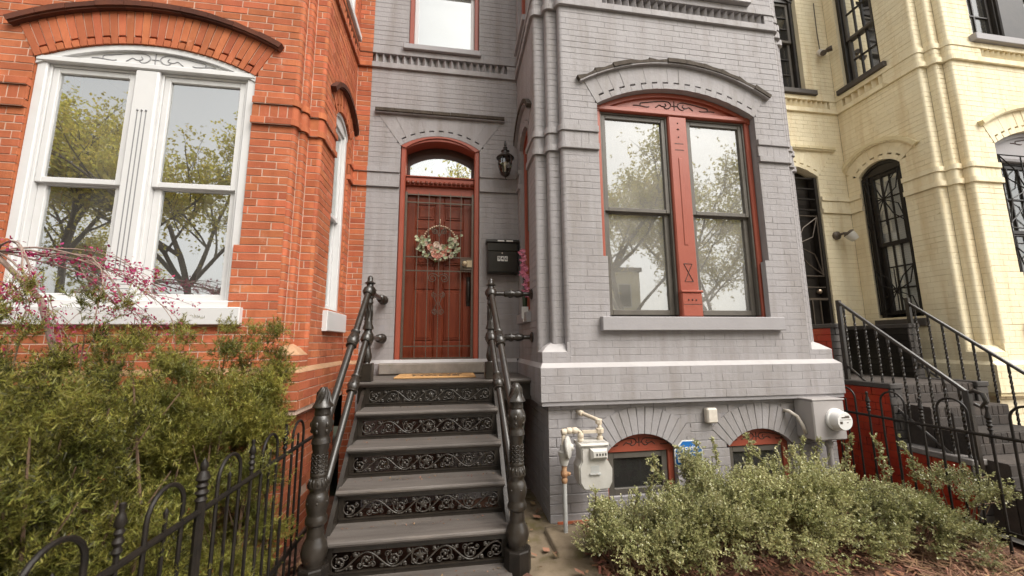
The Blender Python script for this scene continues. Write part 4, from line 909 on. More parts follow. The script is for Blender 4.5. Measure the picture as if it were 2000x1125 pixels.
    # newel posts
    big = [(0, 50), (18, 60), (30, 80), (32, 110), (38, 130), (52, 150), (55, 160), (42, 165), (40, 180), (42, 195), (40, 205), (45, 212), (55, 240), (55, 270), (45, 300), (40, 315), (44, 325), (48, 340), (50, 350), (45, 358), (43, 380), (39, 388), (39, 500), (44, 508), (44, 518), (40, 525), (46, 545), (55, 570), (52, 578), (42, 590), (42, 605), (50, 615), (56, 640), (57, 665), (52, 690), (46, 710), (48, 720), (55, 735), (55, 755), (45, 768), (40, 770), (42, 800), (44, 810), (42, 818), (45, 830), (60, 860), (67, 895), (60, 930), (50, 950), (50, 962)]
    for X in (-.845, .455):
        Y = 2.8; q = .001195; zt = 1.325
        Z = lambda yc: zt-(yc-50)*q
        n = MB(); n.lathe([(r*q, Z(yc)) for r, yc in big[9:]][::-1], (X, Y, 0), n=20)
        po = n.build('newel_post', 'iron', root, 40)
        h = MB(); h.lathe([(r*q, Z(yc)) for r, yc in big[:10]][::-1], (X, Y, 0), n=20)
        for i in range(7): a = 2*PI*i/7; h.tube([(X+.05*math.cos(a), Y+.05*math.sin(a), Z(150)), (X+.042*math.cos(a+.3), Y+.042*math.sin(a+.3), Z(118)), (X+.036*math.cos(a+.7), Y+.036*math.sin(a+.7), Z(85)), (X+.012*math.cos(a+1), Y+.012*math.sin(a+1), Z(58))], .008, 5)
        h.build('finial', 'iron', po, 40)
        b = MB(); b.lathe([(.092, Z(975)-.45), (.092, Z(971)), (.087, Z(964)), (.03, Z(963))], (X, Y, 0), n=8); b.build('base', 'iron_dull', po)
        e = MB()
        for i in range(6):                                          # cast leaves and bosses
            a = 2*PI*i/6+.3
            for yc, rr, sz in ((250, .060, .011), (285, .058, .008)): e.ball((X+rr*math.cos(a), Y+rr*math.sin(a), Z(yc)), sz, 7, (1.2, 1.2, 1.9))
            e.ball((X+.064*math.cos(a+.5), Y+.064*math.sin(a+.5), Z(650)), .008, 7)
        for i in range(10):
            a = 2*PI*i/10
            for j in range(4): e.tube([(X+.048*math.cos(a+s), Y+.048*math.sin(a+s), Z(405+j*24+24*t)) for s, t in ((-.3, 0), (0, .5), (.3, 0))], .004, 4); e.tube([(X+.048*math.cos(a+s), Y+.048*math.sin(a+s), Z(405+j*24+24*t)) for s, t in ((-.3, 1), (0, .5), (.3, 1))], .004, 4)
        for i in range(14): a = 2*PI*i/14; e.tube([(X+.05*math.cos(a), Y+.05*math.sin(a), Z(530)), (X+.063*math.cos(a), Y+.063*math.sin(a), Z(565))], .0045, 5)
        e.build('cast_ornament', 'iron', po, True)
    small = [(0, 95), (20, 105), (30, 125), (28, 150), (40, 168), (58, 178), (55, 186), (36, 192), (36, 212), (42, 220), (62, 245), (66, 270), (60, 300), (44, 322), (50, 335), (50, 345), (36, 355), (40, 380), (44, 400), (36, 412), (38, 600), (44, 612), (42, 630), (58, 675), (58, 690), (40, 698), (40, 715), (58, 745), (64, 785), (58, 825), (44, 845), (50, 855), (36, 865), (34, 895), (38, 905), (46, 950), (54, 990), (46, 1030), (34, 1050), (40, 1060)]
    ZT = lambda yc: 2.255-(yc-95)*.00086
    for X in (-.79, .37):
        Y = 3.8; q = .00088
        n = MB(); n.lathe([(r*q, ZT(yc)) for r, yc in small[7:]][::-1], (X, Y, 0), n=18); po = n.build('newel_post', 'iron', root, 40)
        h = MB(); h.lathe([(r*q, ZT(yc)) for r, yc in small[:8]][::-1], (X, Y, 0), n=18); h.build('finial', 'iron', po, 40)
        b = MB(); b.cbox(X-.058, X+.058, Y-.046, Y+.058, ZL+.001, ZT(1058), .006); b.build('base', 'iron', po)
        e = MB()
        for i in range(8):
            a = 2*PI*i/8
            for yc, rr in ((262, .058), (285, .055), (785, .057), (805, .053)): e.ball((X+rr*math.cos(a), Y+rr*math.sin(a), ZT(yc)), .006, 6)
            e.tube([(X+.034*math.cos(a), Y+.034*math.sin(a), ZT(425)), (X+.036*math.cos(a+.4), Y+.036*math.sin(a+.4), ZT(510)), (X+.034*math.cos(a), Y+.034*math.sin(a), ZT(595))], .004, 4)
        e.build('cast_ornament', 'iron', po, True)
    # sloping rails with a cast collar half way, level rails back to the walls
    def collar(mb, p, ax, s=1.0):
        mb.lathe([(.030*s, -.085), (.038*s, -.08), (.038*s, -.07), (.031*s, -.06), (.036*s, -.045), (.045*s, -.01), (.046*s, .03), (.038*s, .055), (.034*s, .06), (.043*s, .07), (.043*s, .078), (.03*s, .085)], p, ax, 14)
        a = Vector(ax).normalized(); o1 = a.orthogonal().normalized(); o2 = a.cross(o1)
        for i in range(8): d = o1*math.cos(i*PI/4)+o2*math.sin(i*PI/4); mb.ball(Vector(p)+d*.042*s+a*.01, .011*s, 6)
    for X0, X1 in ((-.79, -.835), (.37, .445)):
        for za, zb in ((2.105, 1.065), (1.665, .585)):
            r = MB(); A, B = Vector((X0, 3.76, za)), Vector((X1, 2.845, zb)); r.tube([A, B], .0265, 14); d = (B-A).normalized()
            r.lathe([(.03, 0), (.05, .01), (.052, .05), (.036, .075)], A-d*.02, d, 14)
            h = r.build('handrail', 'iron', root, 50)
            c = MB(); collar(c, A.lerp(B, .44 if za > 2 else .36), d); c.build('collar', 'iron', h, 50)
    for z in (2.10, 1.665):
        r = MB(); A = Vector((-.79, 3.85, z)); B = Vector((-.79, 4.545, z)); r.tube([A, B], .024, 12); r.ball((-.79, 4.535, z), .056, 14)
        r.lathe([(.024, 0), (.042, .02), (.034, .06), (.046, .08), (.03, .11)], (-.79, 4.32, z), (0, 1, 0), 12); r.build('wall_rail', 'iron', root, 50)
        r = MB(); r.tube([(.42, 3.8, z-.005), (.785, 3.8, z-.005)], .021, 12); r.lathe([(.02, 0), (.052, .002), (.052, .014), (.028, .03)], (.7895, 3.8, z-.005), (-1, 0, 0), 14)
        r.lathe([(.022, 0), (.034, .012), (.03, .05), (.040, .075), (.030, .10), (.030, .11), (.040, .13), (.034, .18), (.022, .2)], (.50, 3.8, z-.005), (1, 0, 0), 12)
        for i in range(6): r.ball((.57+.0, 3.8+.032*math.cos(i*PI/3), z-.005+.032*math.sin(i*PI/3)), .012, 6, (2, 1, 1))
        r.build('wall_rail', 'iron', root, 50)
stair()

# ------------------------------------------------------------------ things by the grey front door
def door_mat():
    root = thing('door_mat', 'tan coir door mat with dark printed words on the iron landing', 'door mat', (-.17, 4.05, 1.263))
    mb = MB(); mb.cbox(-.565, .235, 3.955, 4.40, 1.2635, 1.282, .005); mb.build('pile', 'coir', root)
    for s, y, sz in (('WELCOME', 4.27, .11), ('HOME', 4.09, .17)):
        text_mesh('lettering', s, sz, Matrix.Translation((-.165, y, 1.2835)), 'print_black', root, .0004, .004)
door_mat()
def mailbox():
    root = thing('mailbox', 'black metal mailbox with white number stickers on the grey wall', 'mailbox', (.6, 4.57, 2.44))
    f = frame(0, 4.586, (1, 0), (0, -1)); x0, x1 = .392, .765
    b = MB(); b.fcbox(f, x0, x1, 2.43, 2.80, 0, .115, .008); b.build('body', 'mailbox', root)
    d = MB(); d.fcbox(f, x0+.012, x1-.012, 2.445, 2.695, .114, .122, .005); fl = d.build('door', 'mailbox', root)
    l = MB(); l.prism(lambda u, v, n: (n, 4.586-u, v), [(0, 2.80), (.135, 2.80), (.142, 2.81), (.14, 2.835), (0, 2.86)], x0-.012, x1+.012); l.fcbox(f, x0+.002, x1-.002, 2.70, 2.798, .114, .125, .004); ld = l.build('lid', 'mailbox', root)
    for a in (.515, .62):
        s = MB(); s.fbox(f, a, a+.08, 2.812, 2.828, .1415, .1435); s.build('label', 'sticker', ld)
    k = MB(); k.lathe([(.009, 0), (.009, .004), (0, .006)], f(.572, 2.672, .122), (0, -1, 0), 10); k.build('lock', 'metal_pale', fl)
    for i, ch in enumerate('946'):
        u = .532+i*.043; s = MB(); s.fbox(f, u-.018, u+.018, 2.575, 2.635, .1222, .1235); st = s.build('sticker', 'sticker', root)
        text_mesh('digit', ch, .058, Matrix.Translation(f(u, 2.605, .1245)) @ Matrix.Rotation(PI/2, 4, 'X'), 'print_black', st, .0004, .001)
mailbox()
def lantern():
    X, Y = .605, 4.40
    root = thing('wall_lantern', 'black carriage lantern with clear glass on the wall beside the red door', 'lantern', (X, 4.6, 3.75))
    b = MB(); b.fcbox(frame(0, YD, (1, 0), (0, -1)), X-.045, X+.045, 3.66, 3.92, -.002, .025, .01); b.tube([(X, 4.58, 3.86), (X, 4.50, 3.95), (X, 4.43, 4.02), (X, 4.41, 3.985)], .011, 8); b.tube([(X, 4.58, 3.72), (X, 4.5, 3.66), (X, 4.42, 3.64)], .009, 8); b.build('bracket', 'iron', root, 40)
    t = MB(); t.lathe([(.105, 3.845), (.112, 3.852), (.105, 3.866), (.07, 3.892), (.045, 3.915), (.045, 3.935), (.052, 3.94), (.03, 3.955), (.022, 3.975), (.028, 3.985), (.014, 4.0), (.017, 4.03), (.008, 4.075), (0, 4.085)], (X, Y, 0), n=16); t.build('cap', 'iron', root, 40)
    g = MB(); g.lathe([(.048, 3.655), (.072, 3.70), (.086, 3.76), (.088, 3.81), (.080, 3.843)], (X, Y, 0), n=10, cap=False); g.build('glass', 'glass_lamp', root)
    c = MB()
    for i in range(5): a = 2*PI*i/5+.4; c.tube([(X+.052*math.cos(a), Y+.052*math.sin(a), 3.65), (X+.088*math.cos(a), Y+.088*math.sin(a), 3.76), (X+.086*math.cos(a), Y+.086*math.sin(a), 3.845)], .004, 5)
    c.build('cage', 'iron', root)
    c = MB(); c.lathe([(0, 3.575), (.008, 3.585), (.006, 3.6), (.02, 3.612), (.052, 3.638), (.056, 3.652), (.03, 3.656)], (X, Y, 0), n=14); c.build('base', 'iron', root, 40)
    c = MB(); c.lathe([(.012, 3.656), (.012, 3.74), (.0, 3.745)], (X, Y, 0), n=10); c.lathe([(.016, 3.745), (.022, 3.775), (.012, 3.81), (0, 3.825)], (X, Y, 0), n=10); c.build('bulb', 'lamp_white', root, 40)
lantern()
def wreath():
    C = Vector((-.178, 4.70, 2.83))
    root = thing('wreath', 'beaded hoop wreath with pink roses and pale leaves on the red door', 'wreath', C)
    h = MB()
    for i in range(46): a = 2*PI*i/46; h.ball(C+Vector((.205*math.cos(a), 0, .22*math.sin(a))), .014, 8)
    h.box(C.x-.008, C.x+.008, C.y-.006, C.y+.006, C.z+.235, C.z+.31); h.build('hoop', 'wood_bead', root, True)
    r = random.Random(3)
    def rose(p, s, m):
        b = MB(); b.ball(p, s*.42, 8)
        for ring, (rad, cnt, tilt) in enumerate(((.30, 4, .2), (.55, 5, .55), (.8, 6, .95))):
            for i in range(cnt):
                a = 2*PI*(i+.4*ring)/cnt; d = Vector((math.cos(a), 0, math.sin(a))); t = Vector((-math.sin(a), 0, math.cos(a))); out = Vector((0, -1, 0))
                base = Vector(p)+d*s*rad*.45+out*s*.12; n = (out*math.cos(tilt)+d*math.sin(tilt)); q = s*(.5+.12*ring)
                V = [base-t*q*.45, base+t*q*.45, base+n*q*.55+t*q*.62+d*.12*q, base+n*q*.8+d*q*.2, base+n*q*.55-t*q*.62+d*.12*q]; b.add(V, [(0, 1, 2, 3, 4)])
        b.build('rose', m, root, True)
    spots = [(-.09, -.06, .055, 'rose_cream'), (-.04, .02, .055, 'rose_cream'), (-.05, -.11, .075, 'rose_pink'), (-.12, -.02, .06, 'rose_pink'), (.04, -.02, .06, 'rose_cream'), (.12, -.05, .062, 'rose_pink'), (.06, -.11, .06, 'rose_pink'), (.16, .02, .05, 'rose_cream'), (-.19, .03, .045, 'rose_cream'), (.0, -.13, .05, 'rose_pink'), (.16, -.14, .038, 'rose_cream'), (.20, .08, .042, 'rose_cream'), (-.03, -.165, .035, 'rose_pink'), (-.21, .10, .03, 'rose_pink')]
    for x, z, s, m in spots: rose(C+Vector((x*.88, -.035, z*.9-.045)), s*.74, m)
    for i in range(150):
        a = r.uniform(PI*.98, 2*PI*1.06) if r.random() < .8 else r.uniform(-.25, PI+.25); rad = r.uniform(.10, .275)
        if math.sin(a) > .35: continue
        p = C+Vector((rad*1.05*math.cos(a), r.uniform(-.075, -.005), rad*.95*math.sin(a)+.03)); s = r.uniform(.014, .028); b = MB()
        n = Vector((r.uniform(-.5, .5), -1, r.uniform(-.5, .6))).normalized(); u = n.orthogonal().normalized(); v = n.cross(u); ph = r.uniform(0, 6)
        b.add([p+(u*math.cos(ph+k*PI/4)+v*math.sin(ph+k*PI/4)*.8)*s*(1.25 if k == 0 else 1) for k in range(8)]+[p-n*s*.2], [(k, (k+1) % 8, 8) for k in range(8)]); b.build('leaf', 'euca' if r.random() < .9 else 'boxleaf', root)
wreath()
def flower_bunch():
    root = thing('flower_bunch', 'pink hyacinth style flowers in a dark tube hung beside the bay above a white card', 'flowers', (.76, 4.0, 1.95))
    r = random.Random(5); st = MB()
    for (x0, z0, x1, z1, nb) in ((.71, 2.60, .745, 2.3, 30), (.755, 2.42, .765, 2.1, 30)):
        st.tube([(x0, 4.02, z0), (x1, 4.03, z1), (.77, 4.05, 1.98)], .006, 5); b = MB()
        for i in range(nb):
            t = r.random(); p = Vector((x0+(x1-x0)*t, 4.0, z0+(z1-z0)*t))+Vector((r.uniform(-.03, .03), r.uniform(-.04, .02), r.uniform(-.01, .01)))
            for k in range(5):
                a = 2*PI*k/5+r.random(); d = Vector((math.cos(a), -.5, math.sin(a)*.8)); u = Vector((-math.sin(a), 0, math.cos(a))); s = .024
                b.add([p, p+d*s*.6+u*s*.35, p+d*s*1.1, p+d*s*.6-u*s*.35], [(0, 1, 2, 3)])
        b.build('flower_spike', 'pink_petal', root)
    st.build('stem', 'stem_green', root)
    v = MB(); v.lathe([(.018, 1.94), (.026, 2.0), (.028, 2.09), (.0255, 2.1)], (.758, 4.03, 0), n=10); v.build('holder', 'stem_green', root, 40)
    p = MB(); p.box(.715, .786, 3.985, 3.988, 1.86, 1.985); p.box(.728, .784, 3.989, 3.992, 1.825, 1.87); p.build('card', 'paper', root)
flower_bunch()

b = MB(); b.lathe([(0, 4.31), (.07, 4.32), (.09, 4.36), (.07, 4.41), (.015, 4.43), (.015, 4.84)], (-.27, 5.9, 0), n=16)
tag(b.build('hall_lamp', 'bulb'), 'small lit ceiling lamp seen through the glass above the red door', 'lamp')

# ------------------------------------------------------------------ utilities on the foundation
def gas_meter():
    root = thing('gas_meter', 'white gas meter with rusty pipes and round regulator by the grey bay', 'gas meter', (1.13, 3.2, .12))
    Y = 3.16
    b = MB(); f = frame(0, Y, (1, 0), (0, -1))
    out_ = [(1.01, .50), (1.035, .455), (1.05, .445), (1.235, .445), (1.255, .455), (1.28, .50), (1.285, .60), (1.255, .655), (1.245, .665), (1.245, .77), (1.03, .77), (1.03, .665), (1.005, .62)]
    b.prism(f, out_, -.09, .05); b.prism(f, [(u*.93+.0801, v*.93+.042) for u, v in out_], .05, .062)
    mb_ = b.build('body', 'gas_grey', root)
    t = MB(); t.fcbox(f, 1.015, 1.26, .772, .80, -.1, .07, .012); t.prism(f, [(1.03, .80), (1.245, .80), (1.22, .815), (1.055, .815)], -.08, .05); t.build('top', 'gas_grey', root)
    d = MB(); d.fcbox(f, 1.095, 1.235, .685, .765, .05, .105, .018); ix = d.build('index_box', 'gas_grey', root)
    k = MB()
    for i in range(4): k.fbox(f, 1.135+i*.024, 1.147+i*.024, .715, .733, .1045, .1062)
    k.build('dial', 'print_black', ix)
    k = MB(); k.fbox(f, 1.09, 1.18, .565, .575, .06, .075); k.fbox(f, 1.10, 1.17, .576, .63, .061, .0635); k.build('plate', 'pipe_pale', root)
    p = MB(); P = lambda *q: p.tube(q, .0165, 10)
    nut = lambda c, ax=(0, 0, 1), r=.026, h=.03: p.lathe([(r*.8, -h/2-.006), (r, -h/2), (r, h/2), (r*.8, h/2+.006)], c, ax, 8)
    P((.90, Y, .70), (.90, Y, .875), (.915, Y, .893), (1.02, Y, .893), (1.045, Y, .875), (1.045, Y, .80)); [nut(c, a) for c, a in (((.905, Y, .885), (1, 0, 0)), ((.95, Y, .893), (1, 0, 0)), ((.995, Y, .893), (1, 0, 0)), ((1.045, Y, .85), (0, 0, 1)), ((1.045, Y, .815), (0, 0, 1)))]
    P((1.21, Y, .80), (1.21, Y, .94), (1.205, Y+.02, .965), (1.10, Y+.27, 1.0)); [nut(c, a, r) for c, a, r in (((1.21, Y, .82), (0, 0, 1), .026), ((1.21, Y, .885), (0, 0, 1), .034), ((1.208, Y+.01, .955), (0, 0, 1), .03), ((1.12, Y+.2, .992), (-.1, .25, .03), .026))]
    p.fbox(f, 1.06, 1.195, .868, .89, -.012, .012); p.build('pipework', 'gas_pipe', root, 40)
    r = MB(); r.lathe([(.02, -.035), (.05, -.03), (.082, -.012), (.088, -.004), (.088, .006), (.075, .016), (.03, .028), (.02, .045)], (.93, Y-.02, .77), (.9, -.42, .08), 18); r.lathe([(.03, .63), (.038, .66), (.038, .70), (.046, .715), (.046, .735), (.032, .745), (.025, .79)], (.90, Y, 0), n=12)
    for i in range(8): a = i*PI/4; r.ball(Vector((.93, Y-.02, .77))+Vector((.42*math.cos(a)*.08, .9*math.cos(a)*.08, math.sin(a)*.08)), .009, 6)
    r.build('regulator', 'gas_grey', root, 40)
    v = MB(); v.lathe([(.0165, .49), (.022, .50), (.026, .52), (.019, .535), (.03, .555), (.03, .575), (.02, .59), (.022, .62), (.018, .64)], (.90, Y, 0), n=10); v.ball((.935, Y-.01, .565), .016, 8); v.build('valve', 'rust', root, 40)
    q = MB(); q.tube([(.90, Y, .10), (.90, Y, .50)], .018, 10); q.build('riser_pipe', 'pipe_pale', root, 40)
gas_meter()
def electric_meter():
    root = thing('electric_meter', 'grey electric meter box with round glass meter on the bay corner', 'electric meter', (3.46, 3.4, .7))
    b = MB(); b.cbox(3.285, 3.625, 3.20, 3.405, .70, 1.055, .01); b.cbox(3.28, 3.63, 3.195, 3.405, 1.056, 1.07, .003); b.build('box', 'meter_box', root)
    C = (3.505, 3.20, .885)
    m = MB(); m.lathe([(.10, -.004), (.10, .02), (.086, .024), (.083, .085), (.077, .098), (0, .1)], C, (0, -1, 0), 28); m.build('meter', 'meter_white', root, 40)
    k = MB(); f = frame(C[0], C[1]-.1, (1, 0), (0, -1), C[2])
    k.fbox(f, -.035, .045, .028, .038, 0, .0015); k.fbox(f, .0, .045, .042, .048, 0, .0015); k.fbox(f, -.055, -.03, -.022, .0, 0, .0015); k.fbox(f, .015, .03, -.015, -.009, 0, .0015); k.fbox(f, -.055, .06, .012, .015, 0, .0015); k.build('dial', 'bronze', root)
    c = MB(); c.tube([(3.17, 3.405, .945), (3.19, 3.36, .94), (3.23, 3.32, .90), (3.26, 3.30, .82), (3.275, 3.29, .75)], .016, 8); c.build('cable', 'plastic_white', root, True)
    c = MB(); c.tube([(3.52, 3.3, .70), (3.52, 3.3, .05)], .025, 10); c.lathe([(.034, .62), (.034, .66)], (3.52, 3.3, 0), n=10); c.build('conduit', 'meter_box', root, 40)
electric_meter()
b = MB(); b.cbox(2.325, 2.43, 3.345, 3.411, .86, .995, .012)
tag(b.build('utility_cover', 'plastic_white'), 'small stained white utility cover between the two basement windows', 'cover')
def yard_sign():
    root = thing('yard_sign', 'blue octagonal security sign with white border behind the green bush', 'sign', (1.9, 3.06, .08))
    C = Vector((1.93, 3.06, .675)); f = frame(C.x, C.y, (1, 0), (0, -1), C.z)
    oc = lambda r: [(r*math.cos(PI/8+k*PI/4), r*math.sin(PI/8+k*PI/4)) for k in range(8)]
    p = MB(); p.prism(f, oc(.135), -.006, 0); p.build('plate', 'sticker', root); p = MB(); p.prism(f, oc(.127), .0005, .002); p.build('face', 'sign_blue', root)
    p = MB(); p.fbox(f, -.113, .113, .02, .03, .002, .003); p.fbox(f, -.1, .1, -.045, .0, .002, .003); p.fbox(f, -.113, .113, -.07, -.064, .002, .003); p.build('stripe', 'sticker', root)
    text_mesh('lettering', 'Security', .05, Matrix.Translation(f(0, .065, .003)) @ Matrix.Rotation(PI/2, 4, 'X'), 'sticker', root, .0004, .001)
    s = MB(); s.tube([(C.x, C.y+.012, -.1), (C.x, C.y+.012, .7)], .008, 8); s.build('stake', 'metal_pale', root)
yard_sign()
f0 = YH['fD']
def wall_light():
    root = thing('wall_light', 'small white jar shaped wall light beside the yellow house entrance', 'wall light', (5.45, 4.6, 3.08))
    b = MB(); b.lathe([(.06, 0), (.06, .03), (.03, .05)], (5.43, 4.6, 3.10), (0, -1, 0), 14); b.tube([(5.43, 4.56, 3.10), (5.45, 4.50, 3.11), (5.50, 4.46, 3.10)], .018, 8); b.lathe([(.045, 0), (.07, .02), (.07, .035)], (5.47, 4.47, 3.12), (.5, -.4, -.75), 12); b.build('bracket', 'bronze', root, 40)
    s = MB(); s.lathe([(.068, .035), (.062, .09), (.045, .145), (0, .15)], (5.47, 4.47, 3.12), (.45, -.35, -.82), 12); s.build('shade', 'lamp_white', root, 40)
wall_light()
def floodlight():
    root = thing('floodlight', 'twin headed grey floodlight high on the yellow wall', 'floodlight', (5.57, 4.6, 6.0))
    b = MB(); b.lathe([(.06, 0), (.06, .03), (.02, .05)], (5.57, 4.6, 6.02), (0, -1, 0), 12); b.tube([(5.57, 4.56, 6.02), (5.57, 4.52, 5.99)], .015, 8); b.build('base', 'plastic_white', root, 40)
    for p, d in (((5.54, 4.53, 5.98), (-.5, -.6, -.6)), ((5.60, 4.53, 6.02), (.5, -.7, .0))):
        s = MB(); s.lathe([(.02, 0), (.034, .02), (.042, .075), (.036, .08)], p, d, 12); s.build('lamp_head', 'bronze', root, 40)
    s = MB(); s.tube([(5.57, 4.59, 6.08), (5.56, 4.59, 6.4), (5.57, 4.592, 6.9)], .006, 5); s.build('cable', 'storm_frame', root)
floodlight()

# ------------------------------------------------------------------ yellow house's brick stoop
def stoop():
    root = thing('brick_stoop', 'brick stoop with red painted side wall leading to the yellow house', 'stoop', (4.9, 3.2, 0.05))
    xa, xb, xc, xd = 4.26, 4.40, 5.32, 5.46; YB = YD-.045
    # side walls: (front y, top z)
    lev = [(3.80, 1.80), (3.28, 1.18), (2.74, .62)]
    prevy = YB
    RW = Walls('stoop_red', 'stoop_red', .004, .003, .002, .0012); GW = Walls('stoop_grey', 'stoop_grey', .008, .005, .002, .002); BW = Walls('black_wall', 'black_wall', .005, .003, .002, .0012)
    for (yf_, zt) in lev:
        for X0, X1, inner in ((xa, xb, 1), (xc, xd, -1)):
            core = MB(); core.box(X0+.003, X1-.003, yf_+.005, prevy, -.1, zt-.052); core.build('core', 'black_wall', root)
            c = MB(); c.cbox(X0-.008, X1+.008, yf_-.012, prevy-.001, zt-.05, zt, .006); c.build('coping', 'stoop_cap' if X0 == xa and zt < 1 else 'stoop_grey', root)
        sl = frame(xa, 0, (0, 1), (-1, 0)); RW.courses(sl, yf_+.013, prevy, -.05, zt-.051, ch=.075, n=0, d=.014)
        for X0, X1 in ((xa, xb), (xc, xd)): GW.courses(frame(0, yf_, (1, 0), (0, -1)), X0, X1, -.05, zt-.051, ch=.078, L=.4)
        BW.courses(frame(xc, 0, (0, 1), (-1, 0)), yf_+.013, prevy, -.05, zt-.051, ch=.075); BW.courses(frame(xb, 0, (0, 1), (1, 0)), yf_+.013, prevy, -.05, zt-.051, ch=.075)
        prevy = yf_
    SW = Walls('step_brick', 'stoop_grey', .008, .005, .003, .003)
    n = 6; z = 1.17
    st = MB(); st.box(xb+.002, xc-.002, 3.31, YB, z-.2, z-.012); st.build('landing', 'step_brick', root)
    for i in range(n):
        yf_ = 3.30-i*.235; zt = 1.17-i*.185
        SW.courses(frame(0, yf_, (1, 0), (0, -1)), xb+.004, xc-.004, zt-.185, zt-.095, ch=.09, L=.2); SW.courses(frame(0, yf_, (1, 0), (0, -1)), xb+.004, xc-.004, zt-.095, zt-.004, ch=.09, L=.068)
        t = MB(); t.box(xb+.004, xc-.004, yf_+.008, yf_+.2345 if i else YB, -.1, zt); t.build('step', 'step_brick', root)
    for Wk, nm in ((RW, 'side_wall'), (GW, 'pier_face'), (BW, 'inner_wall'), (SW, 'step_face')):
        m_ = MB(); m_.v, m_.f = Wk.mort.v, Wk.mort.f; m_.r = [.5]*len(m_.f); p = m_.build(nm, Wk.mortar, root); Wk.finish(p, 290 if Wk is not BW else 60)
    # black painted wall of the house behind the steps
    PB = Walls('black_wall', 'black_wall', .005, .003, .002, .0012); PB.courses(frame(0, YD-.008, (1, 0), (0, -1)), xd+.002, 4.95+.775, .4, 1.80, ch=.0667)
    m_ = MB(); m_.v, m_.f = PB.mort.v, PB.mort.f; m_.r = [.5]*len(m_.f); p = m_.build('painted_base', 'black_wall', YH['root']); PB.finish(p, 80)
    # twisted-baluster railings
    for X, lab, yA, zA, yB, zB, post in ((4.33, 'black stair railing with twisted balusters rising from the red side wall', 3.74, 2.04, 2.74, 1.16, True), (5.39, 'black stair railing with twisted balusters against the yellow bay', 3.82, 2.05, 2.30, .70, False)):
        r = thing('stair_railing', lab, 'railing', (X, 3.2, .6), 'railings of the brick stoop')
        t = MB(); t.tube([(X, yA, zA), (X, yB, zB)], .019, 8); t.build('top_rail', 'iron', r, 40)
        t = MB(); t.tube([(X, yA, zA-.70), (X, yB, zB-.70)], .012, 6); t.build('bottom_rail', 'iron', r, 40)
        nb = 10 if post else 13
        for i in range(nb):
            s = (i+.5)/nb; y, z1 = yA+(yB-yA)*s, zA+(zB-zA)*s; b = MB(); z0 = z1-.70; K = 22; V = []
            for k in range(K+1):
                t_ = k/K; a = (t_-.5)*PI*7 if .1 < t_ < .9 else (-.4 if t_ < .5 else .4)*PI*7; h_ = .0085
                for q in range(4): V.append((X+h_*1.41*math.cos(a+q*PI/2), y+h_*1.41*math.sin(a+q*PI/2), z0+(z1-z0)*t_))
            b.add(V, [(k*4+q, k*4+(q+1) % 4, k*4+4+(q+1) % 4, k*4+4+q) for k in range(K) for q in range(4)]); b.build('baluster', 'iron', r)
        p = MB(); p.cbox(X-.02, X+.02, yA-.02, yA+.02, zA-.8 if not post else zA-.86, zA+(.02 if post else .06), .003); p.build('post', 'iron', r)
        p = MB(); p.cbox(X-.022, X+.022, yB-.022, yB+.022, zB-.62 if post else -.0, zB+.02, .003)
        p.tube([(X, yB, zB), (X, yB-.05, zB+.02), (X, yB-.10, zB), (X, yB-.115, zB-.06), (X, yB-.08, zB-.11), (X, yB-.04, zB-.09)], .017, 8); p.build('post', 'iron', r, 40)
stoop()

# ------------------------------------------------------------------ hoop fences
def fence(X, y0, y1, c0, zb, label, dz, fr):
    root = thing('iron_fence', label, 'fence', (X, y0, zb), 'low iron hoop fences')
    t = MB(); zr = .905
    t.tube([(X, y0, zr), (X, y1, zr)], .0125, 8); t.build('top_rail', 'iron_dull', root, 40)
    t = MB(); t.fbox(lambda u, v, n: (X+n, u, v), y0, y1, .235, .265, -.006, .006); t.build('bottom_rail', 'iron_dull', root)
    i = 0; c = c0
    while c > y0-.1:
        if c-.1 > y0:
            h = MB(); R = .095
            pts = [(X, c-R, zb)]+[(X, c-R*math.cos(a), 1.055+dz+R*math.sin(a)) for a in np.linspace(0, PI, 12)]+[(X, c+R, zb)]
            h.tube(pts, .0085, 7); h.build('hoop', 'iron_dull', root, 40)
            h = MB(); h.tube([(X, c, zb), (X, c, 1.02+dz*.6)], .008, 6); h.lathe([(.008, 1.02+dz*.6), (.009, 1.03+dz*.6), (0, 1.045+dz*.6)], (X, c, 0), n=6); h.build('picket', 'iron_dull', root, 40)
        cf = c-.21
        if cf > y0 and cf < y1:
            h = MB(); h.tube([(X, cf, zb), (X, cf, .95)], .009, 6)
            post = dz and abs(cf-1.93) < .02; q = 1.25 if post else fr
            if post: h.tube([(X, cf, zb), (X, cf, .95)], .019, 8)
            h.lathe([(.009, .94), (.019*q, .95), (.012*q, .965), (.021*q, .98), (.012*q, .995), (.019*q, 1.008), (.012*q, 1.02), (.022*q, 1.035), (.015*q, 1.06), (.009*q, 1.09+dz*.3), (.012*q, 1.105+dz*.3), (.012*q, 1.118+dz*.3), (0, 1.13+dz*(.1 if post else .6))], (X, cf, 0), n=9); h.build('finial_picket', 'iron_dull', root, 40)
        c -= .42
    return root
fence(-1.05, .55, 3.28, 2.98, -.02, 'low black iron hoop fence in front of the yew shrubs', -.072, .8)
fence(3.90, .55, 3.62, 3.42, .03, 'low black iron hoop fence beside the red painted stoop wall', -.005, .9)

RB = Walls('brick_red', 'mortar_red', .009, .004, .002, .002); RB.courses(frame(0, 3.403, (1, 0), (0, -1)), .90, 1.62, -.05, .105, ch=.078)
m_ = MB(); m_.v, m_.f = RB.mort.v, RB.mort.f; m_.r = [.5]*len(m_.f); p_ = m_.build('unpainted_base', 'mortar_red', G['root']); RB.finish(p_, 20)
